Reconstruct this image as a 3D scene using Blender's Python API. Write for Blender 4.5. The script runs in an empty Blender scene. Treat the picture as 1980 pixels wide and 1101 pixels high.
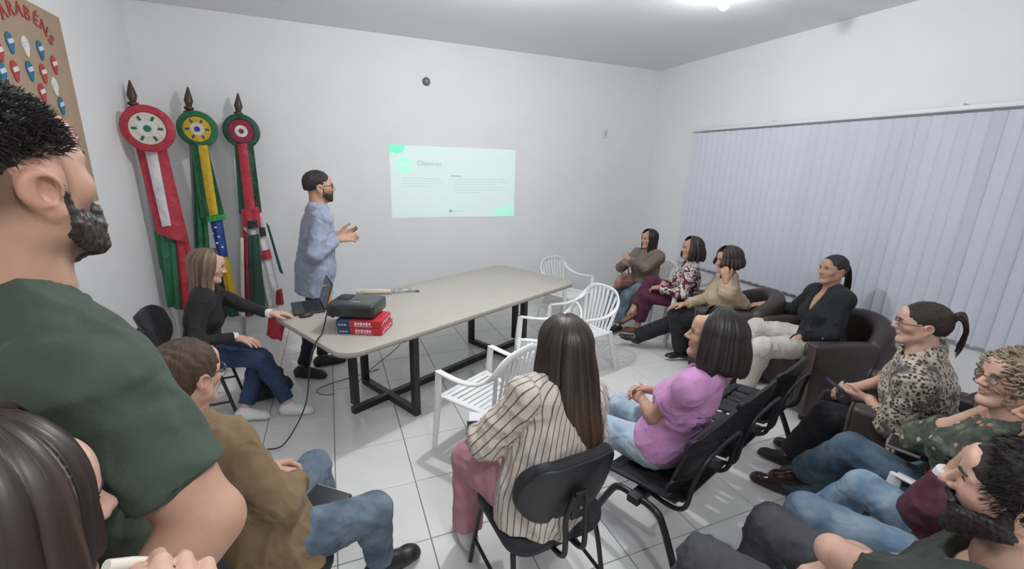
import bpy, bmesh, math, random
import numpy as np
from mathutils import Vector, Matrix

SC = bpy.context.scene
COL = SC.collection
PI = math.pi

# ------------------------------------------------------------------ camera, world, lights, exposure
CAMH = 1.87
FPX, YAW, PITCH, ROLL = 841.886, 0.394501, 0.265302, 0.0283593
def cam_axes():
    cy, sy, cp, sp = math.cos(YAW), math.sin(YAW), math.cos(PITCH), math.sin(PITCH)
    f = np.array([sy*cp, cy*cp, -sp]); r = np.array([cy, -sy, 0.]); u = np.cross(r, f)
    c, s = math.cos(ROLL), math.sin(ROLL)
    return c*r + s*u, -s*r + c*u, f
CR, CU, CF = cam_axes()
cam_data = bpy.data.cameras.new('camera')
cam = bpy.data.objects.new('camera', cam_data); COL.objects.link(cam)
cam_data.sensor_fit = 'HORIZONTAL'; cam_data.sensor_width = 36.0
cam_data.lens = FPX/1980*36.0; cam_data.clip_start = 0.02
cam.matrix_world = Matrix(((CR[0], CU[0], -CF[0], 0), (CR[1], CU[1], -CF[1], 0), (CR[2], CU[2], -CF[2], CAMH), (0, 0, 0, 1)))
SC.camera = cam

world = bpy.data.worlds.new('world'); SC.world = world
world.use_nodes = True
world.node_tree.nodes['Background'].inputs[0].default_value = (0.86, 0.92, 1.0, 1)
world.node_tree.nodes['Background'].inputs[1].default_value = 0.3
SC.view_settings.view_transform = 'Standard'
SC.view_settings.look = 'None'
SC.view_settings.gamma = 1.0
SC.view_settings.use_curve_mapping = False
SC.view_settings.exposure = 0.16
LAMP_POWER = [9.0, 82.0, 52.0]
LAMP_SPOTS = [(2.82, 2.82), (1.15, 2.75), (0.7, -0.4)]     # ceiling bulbs: one in view, one above the table, an added fill lamp behind

# room
XL, XR, YB, YF, ZC = -1.56, 4.306, 5.3, -1.7, 3.189

def at(x, y, z=None, Y=None, X=None, t=None):
    """point of the room seen at pixel x, y of the photograph, at a height, a depth or a distance"""
    d = CF + (x-990)/FPX*CR - (y-550.5)/FPX*CU
    if z is not None: k = (z-CAMH)/d[2]
    elif Y is not None: k = Y/d[1]
    elif X is not None: k = X/d[0]
    else: k = t/np.linalg.norm(d)
    return np.array([0, 0, CAMH]) + d*k

# ------------------------------------------------------------------ small maths
def A(*v): return np.array(v, float)
def nrm(v):
    v = np.asarray(v, float); n = np.linalg.norm(v)
    return v/n if n > 1e-9 else v
def rotv(v, axis, ang):
    axis = nrm(axis); v = np.asarray(v, float)
    return v*math.cos(ang) + np.cross(axis, v)*math.sin(ang) + axis*np.dot(axis, v)*(1-math.cos(ang))

# ------------------------------------------------------------------ materials
MATS = {}
def newmat(name):
    m = bpy.data.materials.new(name); m.use_nodes = True
    nt = m.node_tree; b = nt.nodes['Principled BSDF']
    MATS[name] = m
    return m, nt, b
def setin(b, **kw):
    names = dict(rough='Roughness', metal='Metallic', spec='Specular IOR Level', coat='Coat Weight', sheen='Sheen Weight',
                 trans='Transmission Weight', emit='Emission Strength', sss='Subsurface Weight', alpha='Alpha', ior='IOR')
    for k, v in kw.items(): b.inputs[names[k]].default_value = v
def mat(name, col, rough=.6, vary=0.0, vscale=8, bump=0.0, bscale=200, attr=False, bdetail=2, **kw):
    """plain surface with optional colour variation and fine relief"""
    if name in MATS: return MATS[name]
    m, nt, b = newmat(name); N, L = nt.nodes, nt.links
    b.inputs['Base Color'].default_value = (*col, 1); setin(b, rough=rough, **kw)
    tc = N.new('ShaderNodeTexCoord')
    src = None
    if vary:
        n = N.new('ShaderNodeTexNoise'); n.inputs['Scale'].default_value = vscale; n.inputs['Detail'].default_value = 4
        L.new(tc.outputs['Object'], n.inputs['Vector'])
        mp = N.new('ShaderNodeMapRange'); mp.inputs[1].default_value = .3; mp.inputs[2].default_value = .7
        mp.inputs[3].default_value = 1-vary; mp.inputs[4].default_value = 1+vary
        L.new(n.outputs[0], mp.inputs[0])
        mx = N.new('ShaderNodeMix'); mx.data_type = 'RGBA'; mx.blend_type = 'MULTIPLY'; mx.inputs[0].default_value = 1
        mx.inputs[6].default_value = (*col, 1); L.new(mp.outputs[0], mx.inputs[7]); src = mx.outputs[2]
    if attr:
        a = N.new('ShaderNodeAttribute'); a.attribute_name = 'tint'
        mx2 = N.new('ShaderNodeMix'); mx2.data_type = 'RGBA'; mx2.blend_type = 'MULTIPLY'; mx2.inputs[0].default_value = 1
        if src: L.new(src, mx2.inputs[6])
        else: mx2.inputs[6].default_value = (*col, 1)
        L.new(a.outputs['Color'], mx2.inputs[7]); src = mx2.outputs[2]
    if src: L.new(src, b.inputs['Base Color'])
    if bump:
        n = N.new('ShaderNodeTexNoise'); n.inputs['Scale'].default_value = bscale; n.inputs['Detail'].default_value = bdetail
        L.new(tc.outputs['Object'], n.inputs['Vector'])
        bp = N.new('ShaderNodeBump'); bp.inputs['Strength'].default_value = bump; bp.inputs['Distance'].default_value = .004
        L.new(n.outputs[0], bp.inputs['Height']); L.new(bp.outputs[0], b.inputs['Normal'])
    return m
def emit(name, col, strength):
    m, nt, b = newmat(name)
    b.inputs['Base Color'].default_value = (*col, 1)
    b.inputs['Emission Color'].default_value = (*col, 1); b.inputs['Emission Strength'].default_value = strength
    return m
def wrinkle(nt, b, vec, scale=9., dist=.010, strength=.5):
    """soft creases in cloth, added over any finer relief"""
    N, L = nt.nodes, nt.links
    n = N.new('ShaderNodeTexNoise'); n.inputs['Scale'].default_value = scale; n.inputs['Detail'].default_value = 1.5; n.inputs['Distortion'].default_value = .9; L.new(vec, n.inputs['Vector'])
    bp = N.new('ShaderNodeBump'); bp.inputs['Strength'].default_value = strength; bp.inputs['Distance'].default_value = dist*5
    L.new(n.outputs[0], bp.inputs['Height'])
    old = b.inputs['Normal'].links
    if old: L.new(old[0].from_socket, bp.inputs['Normal'])
    L.new(bp.outputs[0], b.inputs['Normal'])
def fabric(name, col, rough=.85, bump=.25, vary=.12):
    new = name not in MATS
    m = mat(name, col, rough, vary=vary, vscale=14, bump=bump, bscale=260, sheen=.03, bdetail=4)
    if new:
        nt = m.node_tree; tc = [n for n in nt.nodes if n.type == 'TEX_COORD'][0]; wrinkle(nt, nt.nodes['Principled BSDF'], tc.outputs['Object'])
    return m
def denim(name, col, fade):
    m, nt, b = newmat(name); N, L = nt.nodes, nt.links
    setin(b, rough=.9)
    tc = N.new('ShaderNodeTexCoord')
    n = N.new('ShaderNodeTexNoise'); n.inputs['Scale'].default_value = 7; n.inputs['Detail'].default_value = 5; L.new(tc.outputs['Object'], n.inputs[0])
    r = N.new('ShaderNodeValToRGB'); r.color_ramp.elements[0].position = .38; r.color_ramp.elements[1].position = .68
    r.color_ramp.elements[0].color = (*col, 1); r.color_ramp.elements[1].color = (*fade, 1)
    L.new(n.outputs[0], r.inputs[0]); L.new(r.outputs[0], b.inputs['Base Color'])
    n2 = N.new('ShaderNodeTexNoise'); n2.inputs['Scale'].default_value = 350; L.new(tc.outputs['Object'], n2.inputs[0])
    bp = N.new('ShaderNodeBump'); bp.inputs['Strength'].default_value = .3; bp.inputs['Distance'].default_value = .003
    L.new(n2.outputs[0], bp.inputs['Height']); L.new(bp.outputs[0], b.inputs['Normal']); wrinkle(nt, b, tc.outputs['Object'])
    return m
def pattern(name, build, rough=.85):
    """cloth whose print follows the garment (attribute 'pat' holds garment coordinates)"""
    m, nt, b = newmat(name); setin(b, rough=rough, sheen=.1)
    a = nt.nodes.new('ShaderNodeAttribute'); a.attribute_name = 'pat'
    out = build(nt, a.outputs['Vector'])
    nt.links.new(out, b.inputs['Base Color'])
    n2 = nt.nodes.new('ShaderNodeTexNoise'); n2.inputs['Scale'].default_value = 120; nt.links.new(a.outputs['Vector'], n2.inputs[0])
    bp = nt.nodes.new('ShaderNodeBump'); bp.inputs['Strength'].default_value = .25; bp.inputs['Distance'].default_value = .004
    nt.links.new(n2.outputs[0], bp.inputs['Height']); nt.links.new(bp.outputs[0], b.inputs['Normal']); wrinkle(nt, b, a.outputs['Vector'])
    return m
def ramp(nt, src, stops, const=False):
    r = nt.nodes.new('ShaderNodeValToRGB'); cr = r.color_ramp
    if const: cr.interpolation = 'CONSTANT'
    while len(cr.elements) < len(stops): cr.elements.new(.5)
    for e, (p, c) in zip(cr.elements, stops): e.position = p; e.color = (*c, 1)
    nt.links.new(src, r.inputs[0]); return r.outputs[0]
def tex(nt, kind, vec, scale, **kw):
    n = nt.nodes.new('ShaderNodeTex'+kind); n.inputs['Scale'].default_value = scale
    for k, v in kw.items():
        if k in n.inputs: n.inputs[k].default_value = v
        else: setattr(n, k, v)
    nt.links.new(vec, n.inputs['Vector']); return n
def mixc(nt, fac, a, b):
    mx = nt.nodes.new('ShaderNodeMix'); mx.data_type = 'RGBA'
    for sock, v in ((mx.inputs[0], fac), (mx.inputs[6], a), (mx.inputs[7], b)):
        if isinstance(v, tuple): sock.default_value = (*v, 1)
        elif isinstance(v, (int, float)): sock.default_value = v
        else: nt.links.new(v, sock)
    return mx.outputs[2]
def hairmat(name, col, hi, rough=.42, ends=None):
    m, nt, b = newmat(name); N, L = nt.nodes, nt.links
    setin(b, rough=rough, spec=.45)
    a = N.new('ShaderNodeAttribute'); a.attribute_name = 'pat'
    mp = N.new('ShaderNodeMapping'); mp.inputs['Scale'].default_value = (330, 3, 1); L.new(a.outputs['Vector'], mp.inputs[0])
    n = N.new('ShaderNodeTexNoise'); n.inputs['Scale'].default_value = 1; n.inputs['Detail'].default_value = 6; L.new(mp.outputs[0], n.inputs[0])
    out = ramp(nt, n.outputs[0], [(.36, col), (.72, hi)])
    if ends is not None:
        sx = N.new('ShaderNodeSeparateXYZ'); L.new(a.outputs['Vector'], sx.inputs[0])
        mr = N.new('ShaderNodeMapRange'); mr.inputs[1].default_value = .25; mr.inputs[2].default_value = .55; mr.inputs[4].default_value = .8; L.new(sx.outputs[1], mr.inputs[0])
        out = mixc(nt, mr.outputs[0], out, ramp(nt, n.outputs[0], [(.36, tuple(c*.5 for c in ends)), (.72, ends)]))
    L.new(out, b.inputs['Base Color'])
    mp2 = N.new('ShaderNodeMapping'); mp2.inputs['Scale'].default_value = (420, 4, 1); L.new(a.outputs['Vector'], mp2.inputs[0])
    n2 = N.new('ShaderNodeTexNoise'); n2.inputs['Scale'].default_value = 1; n2.inputs['Detail'].default_value = 3; L.new(mp2.outputs[0], n2.inputs[0])
    bp = N.new('ShaderNodeBump'); bp.inputs['Strength'].default_value = .6; bp.inputs['Distance'].default_value = .004
    L.new(n2.outputs[0], bp.inputs['Height']); L.new(bp.outputs[0], b.inputs['Normal'])
    return m

# ------------------------------------------------------------------ objects
def link(o, parent=None):
    COL.objects.link(o)
    if parent is not None: o.parent = parent
    return o
def tag(o, label, cat=None, group=None, kind=None):
    o['label'] = label
    if cat: o['category'] = cat
    if group: o['group'] = group
    if kind: o['kind'] = kind
    return o
def empty(name, loc, label=None, cat=None, group=None, rz=0):
    o = bpy.data.objects.new(name, None); o.empty_display_size = .1
    o.location = tuple(loc); o.rotation_euler = (0, 0, rz); link(o)
    if label: tag(o, label, cat, group)
    return o
def np_mesh(name, V, Q, m, parent=None, smooth=True, attrs=None, off=None):
    """verts (n,3) and quads (k,4) into one mesh object"""
    V = np.asarray(V, np.float32); Q = np.asarray(Q, np.int32)
    if off is not None: V = V - np.asarray(off, np.float32)
    me = bpy.data.meshes.new(name)
    me.vertices.add(len(V)); me.vertices.foreach_set('co', V.ravel())
    me.loops.add(Q.size); me.loops.foreach_set('vertex_index', Q.ravel())
    me.polygons.add(len(Q)); me.polygons.foreach_set('loop_start', np.arange(0, Q.size, 4, dtype=np.int32))
    if smooth: me.polygons.foreach_set('use_smooth', np.ones(len(Q), bool))
    me.update(calc_edges=True); me.validate()
    for k, (typ, arr) in (attrs or {}).items():
        at_ = me.attributes.new(k, typ, 'POINT')
        if typ == 'FLOAT_VECTOR': at_.data.foreach_set('vector', np.asarray(arr, np.float32).ravel())
        else:
            c = np.ones((len(V), 4), np.float32); c[:, :3] = arr; at_.data.foreach_set('color', c.ravel())
    if m is not None: me.materials.append(m)
    return link(bpy.data.objects.new(name, me), parent)

class MB:
    """collects boxes, sweeps, tubes and slabs into one mesh"""
    def __init__(s): s.v = []; s.f = []; s.sm = []; s.mi = []
    def add(s, vs, fs, smooth=False, mi=0):
        o = len(s.v); s.v += [tuple(map(float, v)) for v in vs]
        for f in fs: s.f.append(tuple(i+o for i in f)); s.sm.append(smooth); s.mi.append(mi)
        return s
    def box(s, c, d, R=None, bev=0.0, mi=0):
        c = A(*c); d = A(*d)/2
        if bev <= 0:
            vs = [A(x, y, z)*d for x in (-1, 1) for y in (-1, 1) for z in (-1, 1)]
            fs = [(0, 1, 3, 2), (4, 6, 7, 5), (0, 4, 5, 1), (2, 3, 7, 6), (0, 2, 6, 4), (1, 5, 7, 3)]
        else:
            bm = bmesh.new(); bmesh.ops.create_cube(bm, size=1)
            for v in bm.verts: v.co = Vector((v.co.x*2*d[0], v.co.y*2*d[1], v.co.z*2*d[2]))
            bmesh.ops.bevel(bm, geom=bm.edges[:], offset=min(bev, .98*min(d)), segments=3, profile=.5, affect='EDGES')
            bm.verts.index_update()
            vs = [np.array(v.co) for v in bm.verts]; fs = [tuple(v.index for v in f.verts) for f in bm.faces]; bm.free()
        R = np.eye(3) if R is None else np.asarray(R)      # columns are axes
        return s.add([c + R@v for v in vs], fs, smooth=bev > 0, mi=mi)
    def tube(s, pts, r, n=10, closed=False, cap=True, mi=0, up=None):
        pts = [np.asarray(p, float) for p in pts]; m = len(pts)
        rs = r if hasattr(r, '__len__') else [r]*m
        prev = None; vs = []
        for i, p in enumerate(pts):
            a = pts[(i-1) % m] if closed or i > 0 else p; b = pts[(i+1) % m] if closed or i < m-1 else p
            t = nrm(b-a)
            if prev is None:
                q = A(0, 0, 1) if abs(t[2]) < .9 else A(1, 0, 0); prev = nrm(np.cross(t, q))
            prev = nrm(prev - t*np.dot(prev, t)); bi = np.cross(t, prev)
            vs += [p + rs[i]*(math.cos(2*PI*k/n)*prev + math.sin(2*PI*k/n)*bi) for k in range(n)]
        fs = []
        for i in range(m if closed else m-1):
            j = (i+1) % m
            fs += [(i*n+k, i*n+(k+1) % n, j*n+(k+1) % n, j*n+k) for k in range(n)]
        if cap and not closed: fs += [tuple(range(n))[::-1], tuple((m-1)*n+k for k in range(n))]
        return s.add(vs, fs, True, mi)
    def sweep(s, pts, w, t, side, mi=0):
        """flat bar of width w (along side) and thickness t following pts; w, t, side may vary per point"""
        pts = [np.asarray(p, float) for p in pts]; m = len(pts); vs = []
        for i, p in enumerate(pts):
            tg = nrm(pts[min(i+1, m-1)]-pts[max(i-1, 0)])
            sd = side[i] if isinstance(side, list) else side
            sd = nrm(np.asarray(sd, float) - tg*np.dot(sd, tg)); no = np.cross(tg, sd)
            wi = w[i] if hasattr(w, '__len__') else w; ti = t[i] if hasattr(t, '__len__') else t
            e = min(wi, ti)*.3
            for a, b in ((-wi/2+e, -ti/2), (wi/2-e, -ti/2), (wi/2, -ti/2+e), (wi/2, ti/2-e), (wi/2-e, ti/2), (-wi/2+e, ti/2), (-wi/2, ti/2-e), (-wi/2, -ti/2+e)):
                vs.append(p + sd*a + no*b)
        n = 8; fs = []
        for i in range(m-1): fs += [(i*n+k, i*n+(k+1) % n, (i+1)*n+(k+1) % n, (i+1)*n+k) for k in range(n)]
        fs += [tuple(range(n))[::-1], tuple((m-1)*n+k for k in range(n))]
        return s.add(vs, fs, True, mi)
    def slab(s, outline, z0, z1, bev=.0, fn=None, mi=0):
        """2-D outline (counter-clockwise) raised from z0 to z1, edges rounded by bev; fn maps the points"""
        o = [A(*p) for p in outline]; n = len(o); nor = []
        for i in range(n):
            t = nrm(o[(i+1) % n]-o[i-1]); nor.append(A(t[1], -t[0]))
        rings = [(0, z0), (0, z1)] if bev <= 0 else [(-bev, z0), (-.3*bev, z0+.3*bev), (0, z0+bev), (0, z1-bev), (-.3*bev, z1-.3*bev), (-bev, z1)]
        vs = [A(*(o[i]+nor[i]*d), z) for d, z in rings for i in range(n)]
        fs = [(r*n+i, r*n+(i+1) % n, (r+1)*n+(i+1) % n, (r+1)*n+i) for r in range(len(rings)-1) for i in range(n)]
        # caps as fans around the centre, two rings so that fn can bend them
        for r, flip in ((0, True), (len(rings)-1, False)):
            base = r*n; c = sum(vs[base+i] for i in range(n))/n
            prevring = [base+i for i in range(n)]
            for kf in (.66, .33):
                st = len(vs); vs += [c + (vs[base+i]-c)*kf for i in range(n)]
                cur = [st+i for i in range(n)]
                fs += [((prevring[i], prevring[(i+1) % n], cur[(i+1) % n], cur[i])[::(-1 if flip else 1)]) for i in range(n)]
                prevring = cur
            st = len(vs); vs.append(c)
            fs += [((prevring[i], prevring[(i+1) % n], st)[::(-1 if flip else 1)]) for i in range(n)]
        if fn: vs = [fn(v) for v in vs]
        return s.add(vs, fs, True, mi)
    def lathe(s, prof, c=(0, 0, 0), n=20, R=None, mi=0):
        c = A(*c); R = np.eye(3) if R is None else np.asarray(R)
        vs = [c + R@A(r*math.cos(2*PI*k/n), r*math.sin(2*PI*k/n), z) for r, z in prof for k in range(n)]
        fs = [(i*n+k, i*n+(k+1) % n, (i+1)*n+(k+1) % n, (i+1)*n+k) for i in range(len(prof)-1) for k in range(n)]
        fs += [tuple(range(n))[::-1], tuple((len(prof)-1)*n+k for k in range(n))]
        return s.add(vs, fs, True, mi)
    def build(s, name, m, parent=None, flat=False):
        me = bpy.data.meshes.new(name); me.from_pydata(s.v, [], s.f)
        for mm in (m if isinstance(m, (list, tuple)) else [m]): me.materials.append(mm)
        me.polygons.foreach_set('use_smooth', [x and not flat for x in s.sm]); me.polygons.foreach_set('material_index', s.mi)
        me.update()
        o = link(bpy.data.objects.new(name, me), parent)
        if any(s.sm) and not flat:
            try: me.set_sharp_from_angle(angle=math.radians(50))
            except Exception: pass
        return o
def spline(pts, n=6):
    """Catmull-Rom through pts"""
    P = [np.asarray(p, float) for p in pts]; P = [2*P[0]-P[1]] + P + [2*P[-1]-P[-2]]; out = []
    for i in range(1, len(P)-2):
        for k in range(n):
            t = k/n
            out.append(.5*(2*P[i] + (P[i+1]-P[i-1])*t + (2*P[i-1]-5*P[i]+4*P[i+1]-P[i+2])*t*t + (3*P[i]-P[i-1]-3*P[i+1]+P[i+2])*t**3))
    out.append(P[-2]); return out
def rrect(w, h, r, n=6):
    """rounded rectangle outline, counter-clockwise"""
    out = []
    for cx, cy, a in ((w/2-r, h/2-r, 0), (-w/2+r, h/2-r, 90), (-w/2+r, -h/2+r, 180), (w/2-r, -h/2+r, 270)):
        out += [(cx+r*math.cos(math.radians(a+90*k/n)), cy+r*math.sin(math.radians(a+90*k/n))) for k in range(n+1)]
    return out
def rz3(a): c, s = math.cos(a), math.sin(a); return np.array([[c, -s, 0], [s, c, 0], [0, 0, 1.]])
def copy_tree(o, parent=None):
    c = o.copy(); COL.objects.link(c); c.parent = parent
    for ch in list(o.children): copy_tree(ch, c)
    return c
def text_mesh(name, body, size, m, parent=None, M=None, ext=.0015):
    cu = bpy.data.curves.new(name, 'FONT'); cu.body = body; cu.size = size; cu.extrude = ext; cu.align_x = 'CENTER'; cu.align_y = 'CENTER'
    to = bpy.data.objects.new('tmp_text', cu); COL.objects.link(to)
    bpy.context.view_layer.update()
    me = bpy.data.meshes.new_from_object(to.evaluated_get(bpy.context.evaluated_depsgraph_get()))
    bpy.data.objects.remove(to); bpy.data.curves.remove(cu)
    me.name = name
    if M is not None: me.transform(M)
    me.materials.clear(); me.materials.append(m)
    return link(bpy.data.objects.new(name, me), parent)

# ------------------------------------------------------------------ implicit shapes -> one continuous surface
class SDF:
    def __init__(s): s.ops = []; s.cuts = []
    def rc(s, a, b, ra, rb=None, k=.02, ax=None, fl=1., op='u'):
        rb = ra if rb is None else rb; a = np.asarray(a, float); b = np.asarray(b, float); r = max(ra, rb)
        s.ops.append((op, 'rc', (a, b, ra, rb, ax, fl), k, np.minimum(a, b)-r, np.maximum(a, b)+r)); return s
    def el(s, c, r, M=None, k=.02, op='u'):
        c = np.asarray(c, float); r = np.asarray(r, float); M = np.eye(3) if M is None else np.asarray(M)
        e = np.sqrt(((M*r[:, None])**2).sum(0))
        s.ops.append((op, 'el', (c, r, M), k, c-e, c+e)); return s
    def tor(s, c, n, R, r, k=.01, op='u'):
        c = np.asarray(c, float); s.ops.append((op, 'tor', (c, nrm(n), R, r), k, c-R-r, c+R+r)); return s
    def sub(s, other, k=.01):
        lo, hi = other.bounds(); s.ops.append(('u', 'sub', other, k, lo, hi)); return s
    def cut(s, c, n): s.ops.append(('c', 'cut', (np.asarray(c, float), nrm(n)), 0, None, None)); return s
    def bounds(s):
        L = [o for o in s.ops if o[0] == 'u']
        return np.min([o[4] for o in L], 0), np.max([o[5] for o in L], 0)
    def ev(s, xs, ys, zs):
        D = np.full((len(xs), len(ys), len(zs)), .2, np.float32)
        for op, typ, pr, k, lo, hi in s.ops:
            if typ == 'cut':
                c, n = pr
                h = ((xs-c[0])*n[0])[:, None, None] + ((ys-c[1])*n[1])[None, :, None] + ((zs-c[2])*n[2])[None, None, :]
                np.maximum(D, h, out=D); continue
            m = .03 + k
            i0, i1 = np.searchsorted(xs, lo[0]-m), np.searchsorted(xs, hi[0]+m)
            j0, j1 = np.searchsorted(ys, lo[1]-m), np.searchsorted(ys, hi[1]+m)
            k0, k1 = np.searchsorted(zs, lo[2]-m), np.searchsorted(zs, hi[2]+m)
            if i1 <= i0 or j1 <= j0 or k1 <= k0: continue
            x, y, z = xs[i0:i1], ys[j0:j1], zs[k0:k1]
            d = s.prim(typ, pr, x, y, z)
            d0 = D[i0:i1, j0:j1, k0:k1]
            if op == 'u':
                h = np.clip(.5+.5*(d0-d)/k, 0, 1); r = d0*(1-h) + d*h - k*h*(1-h)
            else:
                h = np.clip(.5-.5*(d0+d)/k, 0, 1); r = d0*(1-h) - d*h + k*h*(1-h)
            D[i0:i1, j0:j1, k0:k1] = r
        return D
    @staticmethod
    def prim(typ, pr, x, y, z):
        if typ == 'sub': return pr.ev(x, y, z)
        x = x.astype(np.float32)[:, None, None]; y = y.astype(np.float32)[None, :, None]; z = z.astype(np.float32)[None, None, :]
        if typ == 'rc':
            a, b, ra, rb, ax, fl = pr
            px, py, pz = x-a[0], y-a[1], z-a[2]; ab = b-a
            if ax is not None and fl != 1:
                ax = nrm(ax); ab = ab + ax*(np.dot(ab, ax)*(1/fl-1)); q = (px*ax[0]+py*ax[1]+pz*ax[2])*(1/fl-1)
                px, py, pz = px+q*ax[0], py+q*ax[1], pz+q*ax[2]
            L2 = float(np.dot(ab, ab)) + 1e-12
            h = np.clip((px*ab[0]+py*ab[1]+pz*ab[2])/L2, 0, 1)
            d = np.sqrt((px-h*ab[0])**2 + (py-h*ab[1])**2 + (pz-h*ab[2])**2) - (ra+(rb-ra)*h)
            return d*min(1, (1+fl)/2) if fl < 1 else d
        if typ == 'el':
            c, r, M = pr; px, py, pz = x-c[0], y-c[1], z-c[2]
            q = [px*M[i, 0]+py*M[i, 1]+pz*M[i, 2] for i in range(3)]
            k0 = np.sqrt(sum((q[i]/r[i])**2 for i in range(3))); k1 = np.sqrt(sum((q[i]/r[i]**2)**2 for i in range(3))) + 1e-9
            return k0*(k0-1)/k1
        if typ == 'tor':
            c, n, R, r = pr; px, py, pz = x-c[0], y-c[1], z-c[2]
            h = px*n[0]+py*n[1]+pz*n[2]; rad = np.sqrt(np.maximum(px*px+py*py+pz*pz-h*h, 0))
            return np.sqrt((rad-R)**2+h*h)-r
    def mesh(s, vox):
        lo, hi = s.bounds(); lo = lo-3*vox; hi = hi+3*vox
        xs, ys, zs = [np.arange(lo[i], hi[i]+vox, vox) for i in range(3)]
        return nets(s.ev(xs, ys, zs), lo, vox)
def nets(D, lo, vox):
    S = D < 0
    nx, ny, nz = D.shape
    c = np.zeros((nx-1, ny-1, nz-1), np.int8)
    cs = [(i, j, k) for i in (0, 1) for j in (0, 1) for k in (0, 1)]
    for i, j, k in cs: c += S[i:nx-1+i, j:ny-1+j, k:nz-1+k]
    I = np.argwhere((c > 0) & (c < 8))
    vid = np.full(c.shape, -1, np.int32); vid[I[:, 0], I[:, 1], I[:, 2]] = np.arange(len(I))
    val = {q: D[I[:, 0]+q[0], I[:, 1]+q[1], I[:, 2]+q[2]] for q in cs}
    P = np.zeros((len(I), 3)); cnt = np.zeros(len(I))
    for a in cs:
        for ax in range(3):
            if a[ax] == 1: continue
            b = list(a); b[ax] = 1; b = tuple(b)
            da, db = val[a], val[b]; mk = (da < 0) != (db < 0)
            t = np.where(mk, da/np.where(mk, da-db, 1), 0)
            p = np.tile(np.array(a, float), (len(I), 1)); p[:, ax] = t
            P += p*mk[:, None]; cnt += mk
    V = (I + P/np.maximum(cnt, 1)[:, None])*vox + lo
    Q = []
    for ax in range(3):
        u, w = (ax+1) % 3, (ax+2) % 3
        sl0 = [slice(None)]*3; sl1 = [slice(None)]*3; sl0[ax] = slice(0, -1); sl1[ax] = slice(1, None)
        E = np.argwhere(S[tuple(sl0)] != S[tuple(sl1)])
        ok = (E[:, u] > 0) & (E[:, w] > 0) & (E[:, u] < D.shape[u]-1) & (E[:, w] < D.shape[w]-1); E = E[ok]
        ids = []
        for du, dw in ((-1, -1), (0, -1), (0, 0), (-1, 0)):
            q = E.copy(); q[:, u] += du; q[:, w] += dw; ids.append(vid[q[:, 0], q[:, 1], q[:, 2]])
        q = np.stack(ids, 1); inside = S[E[:, 0], E[:, 1], E[:, 2]]
        q[~inside] = q[~inside][:, ::-1]; Q.append(q)
    Q = np.concatenate(Q); Q = Q[(Q >= 0).all(1)]
    return V, Q
def normals(V, Q):
    a, b, c, d = V[Q[:, 0]], V[Q[:, 1]], V[Q[:, 2]], V[Q[:, 3]]
    n = np.cross(c-a, d-b); out = np.zeros_like(V)
    for k in range(4):
        for j in range(3): out[:, j] += np.bincount(Q[:, k], n[:, j], len(V))
    return out/(np.linalg.norm(out, axis=1, keepdims=True)+1e-12)
def relax(V, Q, it=1, lam=.5):
    """a little smoothing of the surface"""
    for _ in range(it):
        s = np.zeros_like(V); n = np.zeros(len(V))
        for k in range(4):
            i, j = Q[:, k], Q[:, (k+1) % 4]
            for x in range(3): s[:, x] += np.bincount(i, V[j, x], len(V)) + np.bincount(j, V[i, x], len(V))
            n += np.bincount(i, minlength=len(V)) + np.bincount(j, minlength=len(V))
        V = V*(1-lam) + lam*s/np.maximum(n, 1)[:, None]
    return V
def folds(V, Q, seed, amp, freq=22., it=1):
    """cloth folds: the surface moved along its normal by ridged, patchy creases"""
    rg = np.random.RandomState(seed); N = normals(V, Q); h = np.zeros(len(V))
    for o in range(6):
        d1, d2, d3 = nrm(rg.randn(3)*A(1, 1, .8)), nrm(rg.randn(3)), nrm(rg.randn(3)); f = freq*(2.0+.75*o)
        w = V@d1*f + 1.5*np.sin(V@d2*f*.35 + rg.rand()*6) + rg.rand()*6
        gate = np.clip(.15+.85*np.sin(V@d3*13 + rg.rand()*6 + 1.2*np.sin(V@d2*9)), 0, 1)
        h += ((1-np.abs(np.sin(w*.5)))**1.4 - .38)*gate/(1+o*.28)
    return V + N*(h*amp*1.25)[:, None]
# ================================================================== THE ROOM
M_wall = mat('wall_paint', (.80, .80, .80), .75, vary=.015, vscale=3, bump=.06, bscale=60)
M_ceil = mat('ceiling_paint', (.83, .84, .86), .8, bump=.05, bscale=50)
M_grout = mat('grout', (.20, .20, .20), .9)
M_tile = mat('floor_tile', (.78, .77, .75), .22, vary=.03, vscale=5, bump=.02, bscale=12, coat=.15)
M_white = mat('white_plastic', (.84, .84, .83), .38, bump=.03, bscale=90)
M_black = mat('black_plastic', (.018, .018, .02), .42)
M_metal = mat('black_metal', (.016, .016, .018), .4, bump=.05, bscale=300)
M_padb = fabric('black_upholstery', (.02, .021, .025), .75)
M_leather = mat('brown_leatherette', (.045, .033, .03), .42, vary=.2, vscale=10, bump=.18, bscale=160)
M_table = mat('table_laminate', (.43, .405, .35), .38, vary=.03, vscale=4, bump=.02, bscale=80)
M_edge = mat('table_edge', (.30, .28, .24), .5)
M_dark = mat('dark_grey', (.05, .05, .055), .5)

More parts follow.
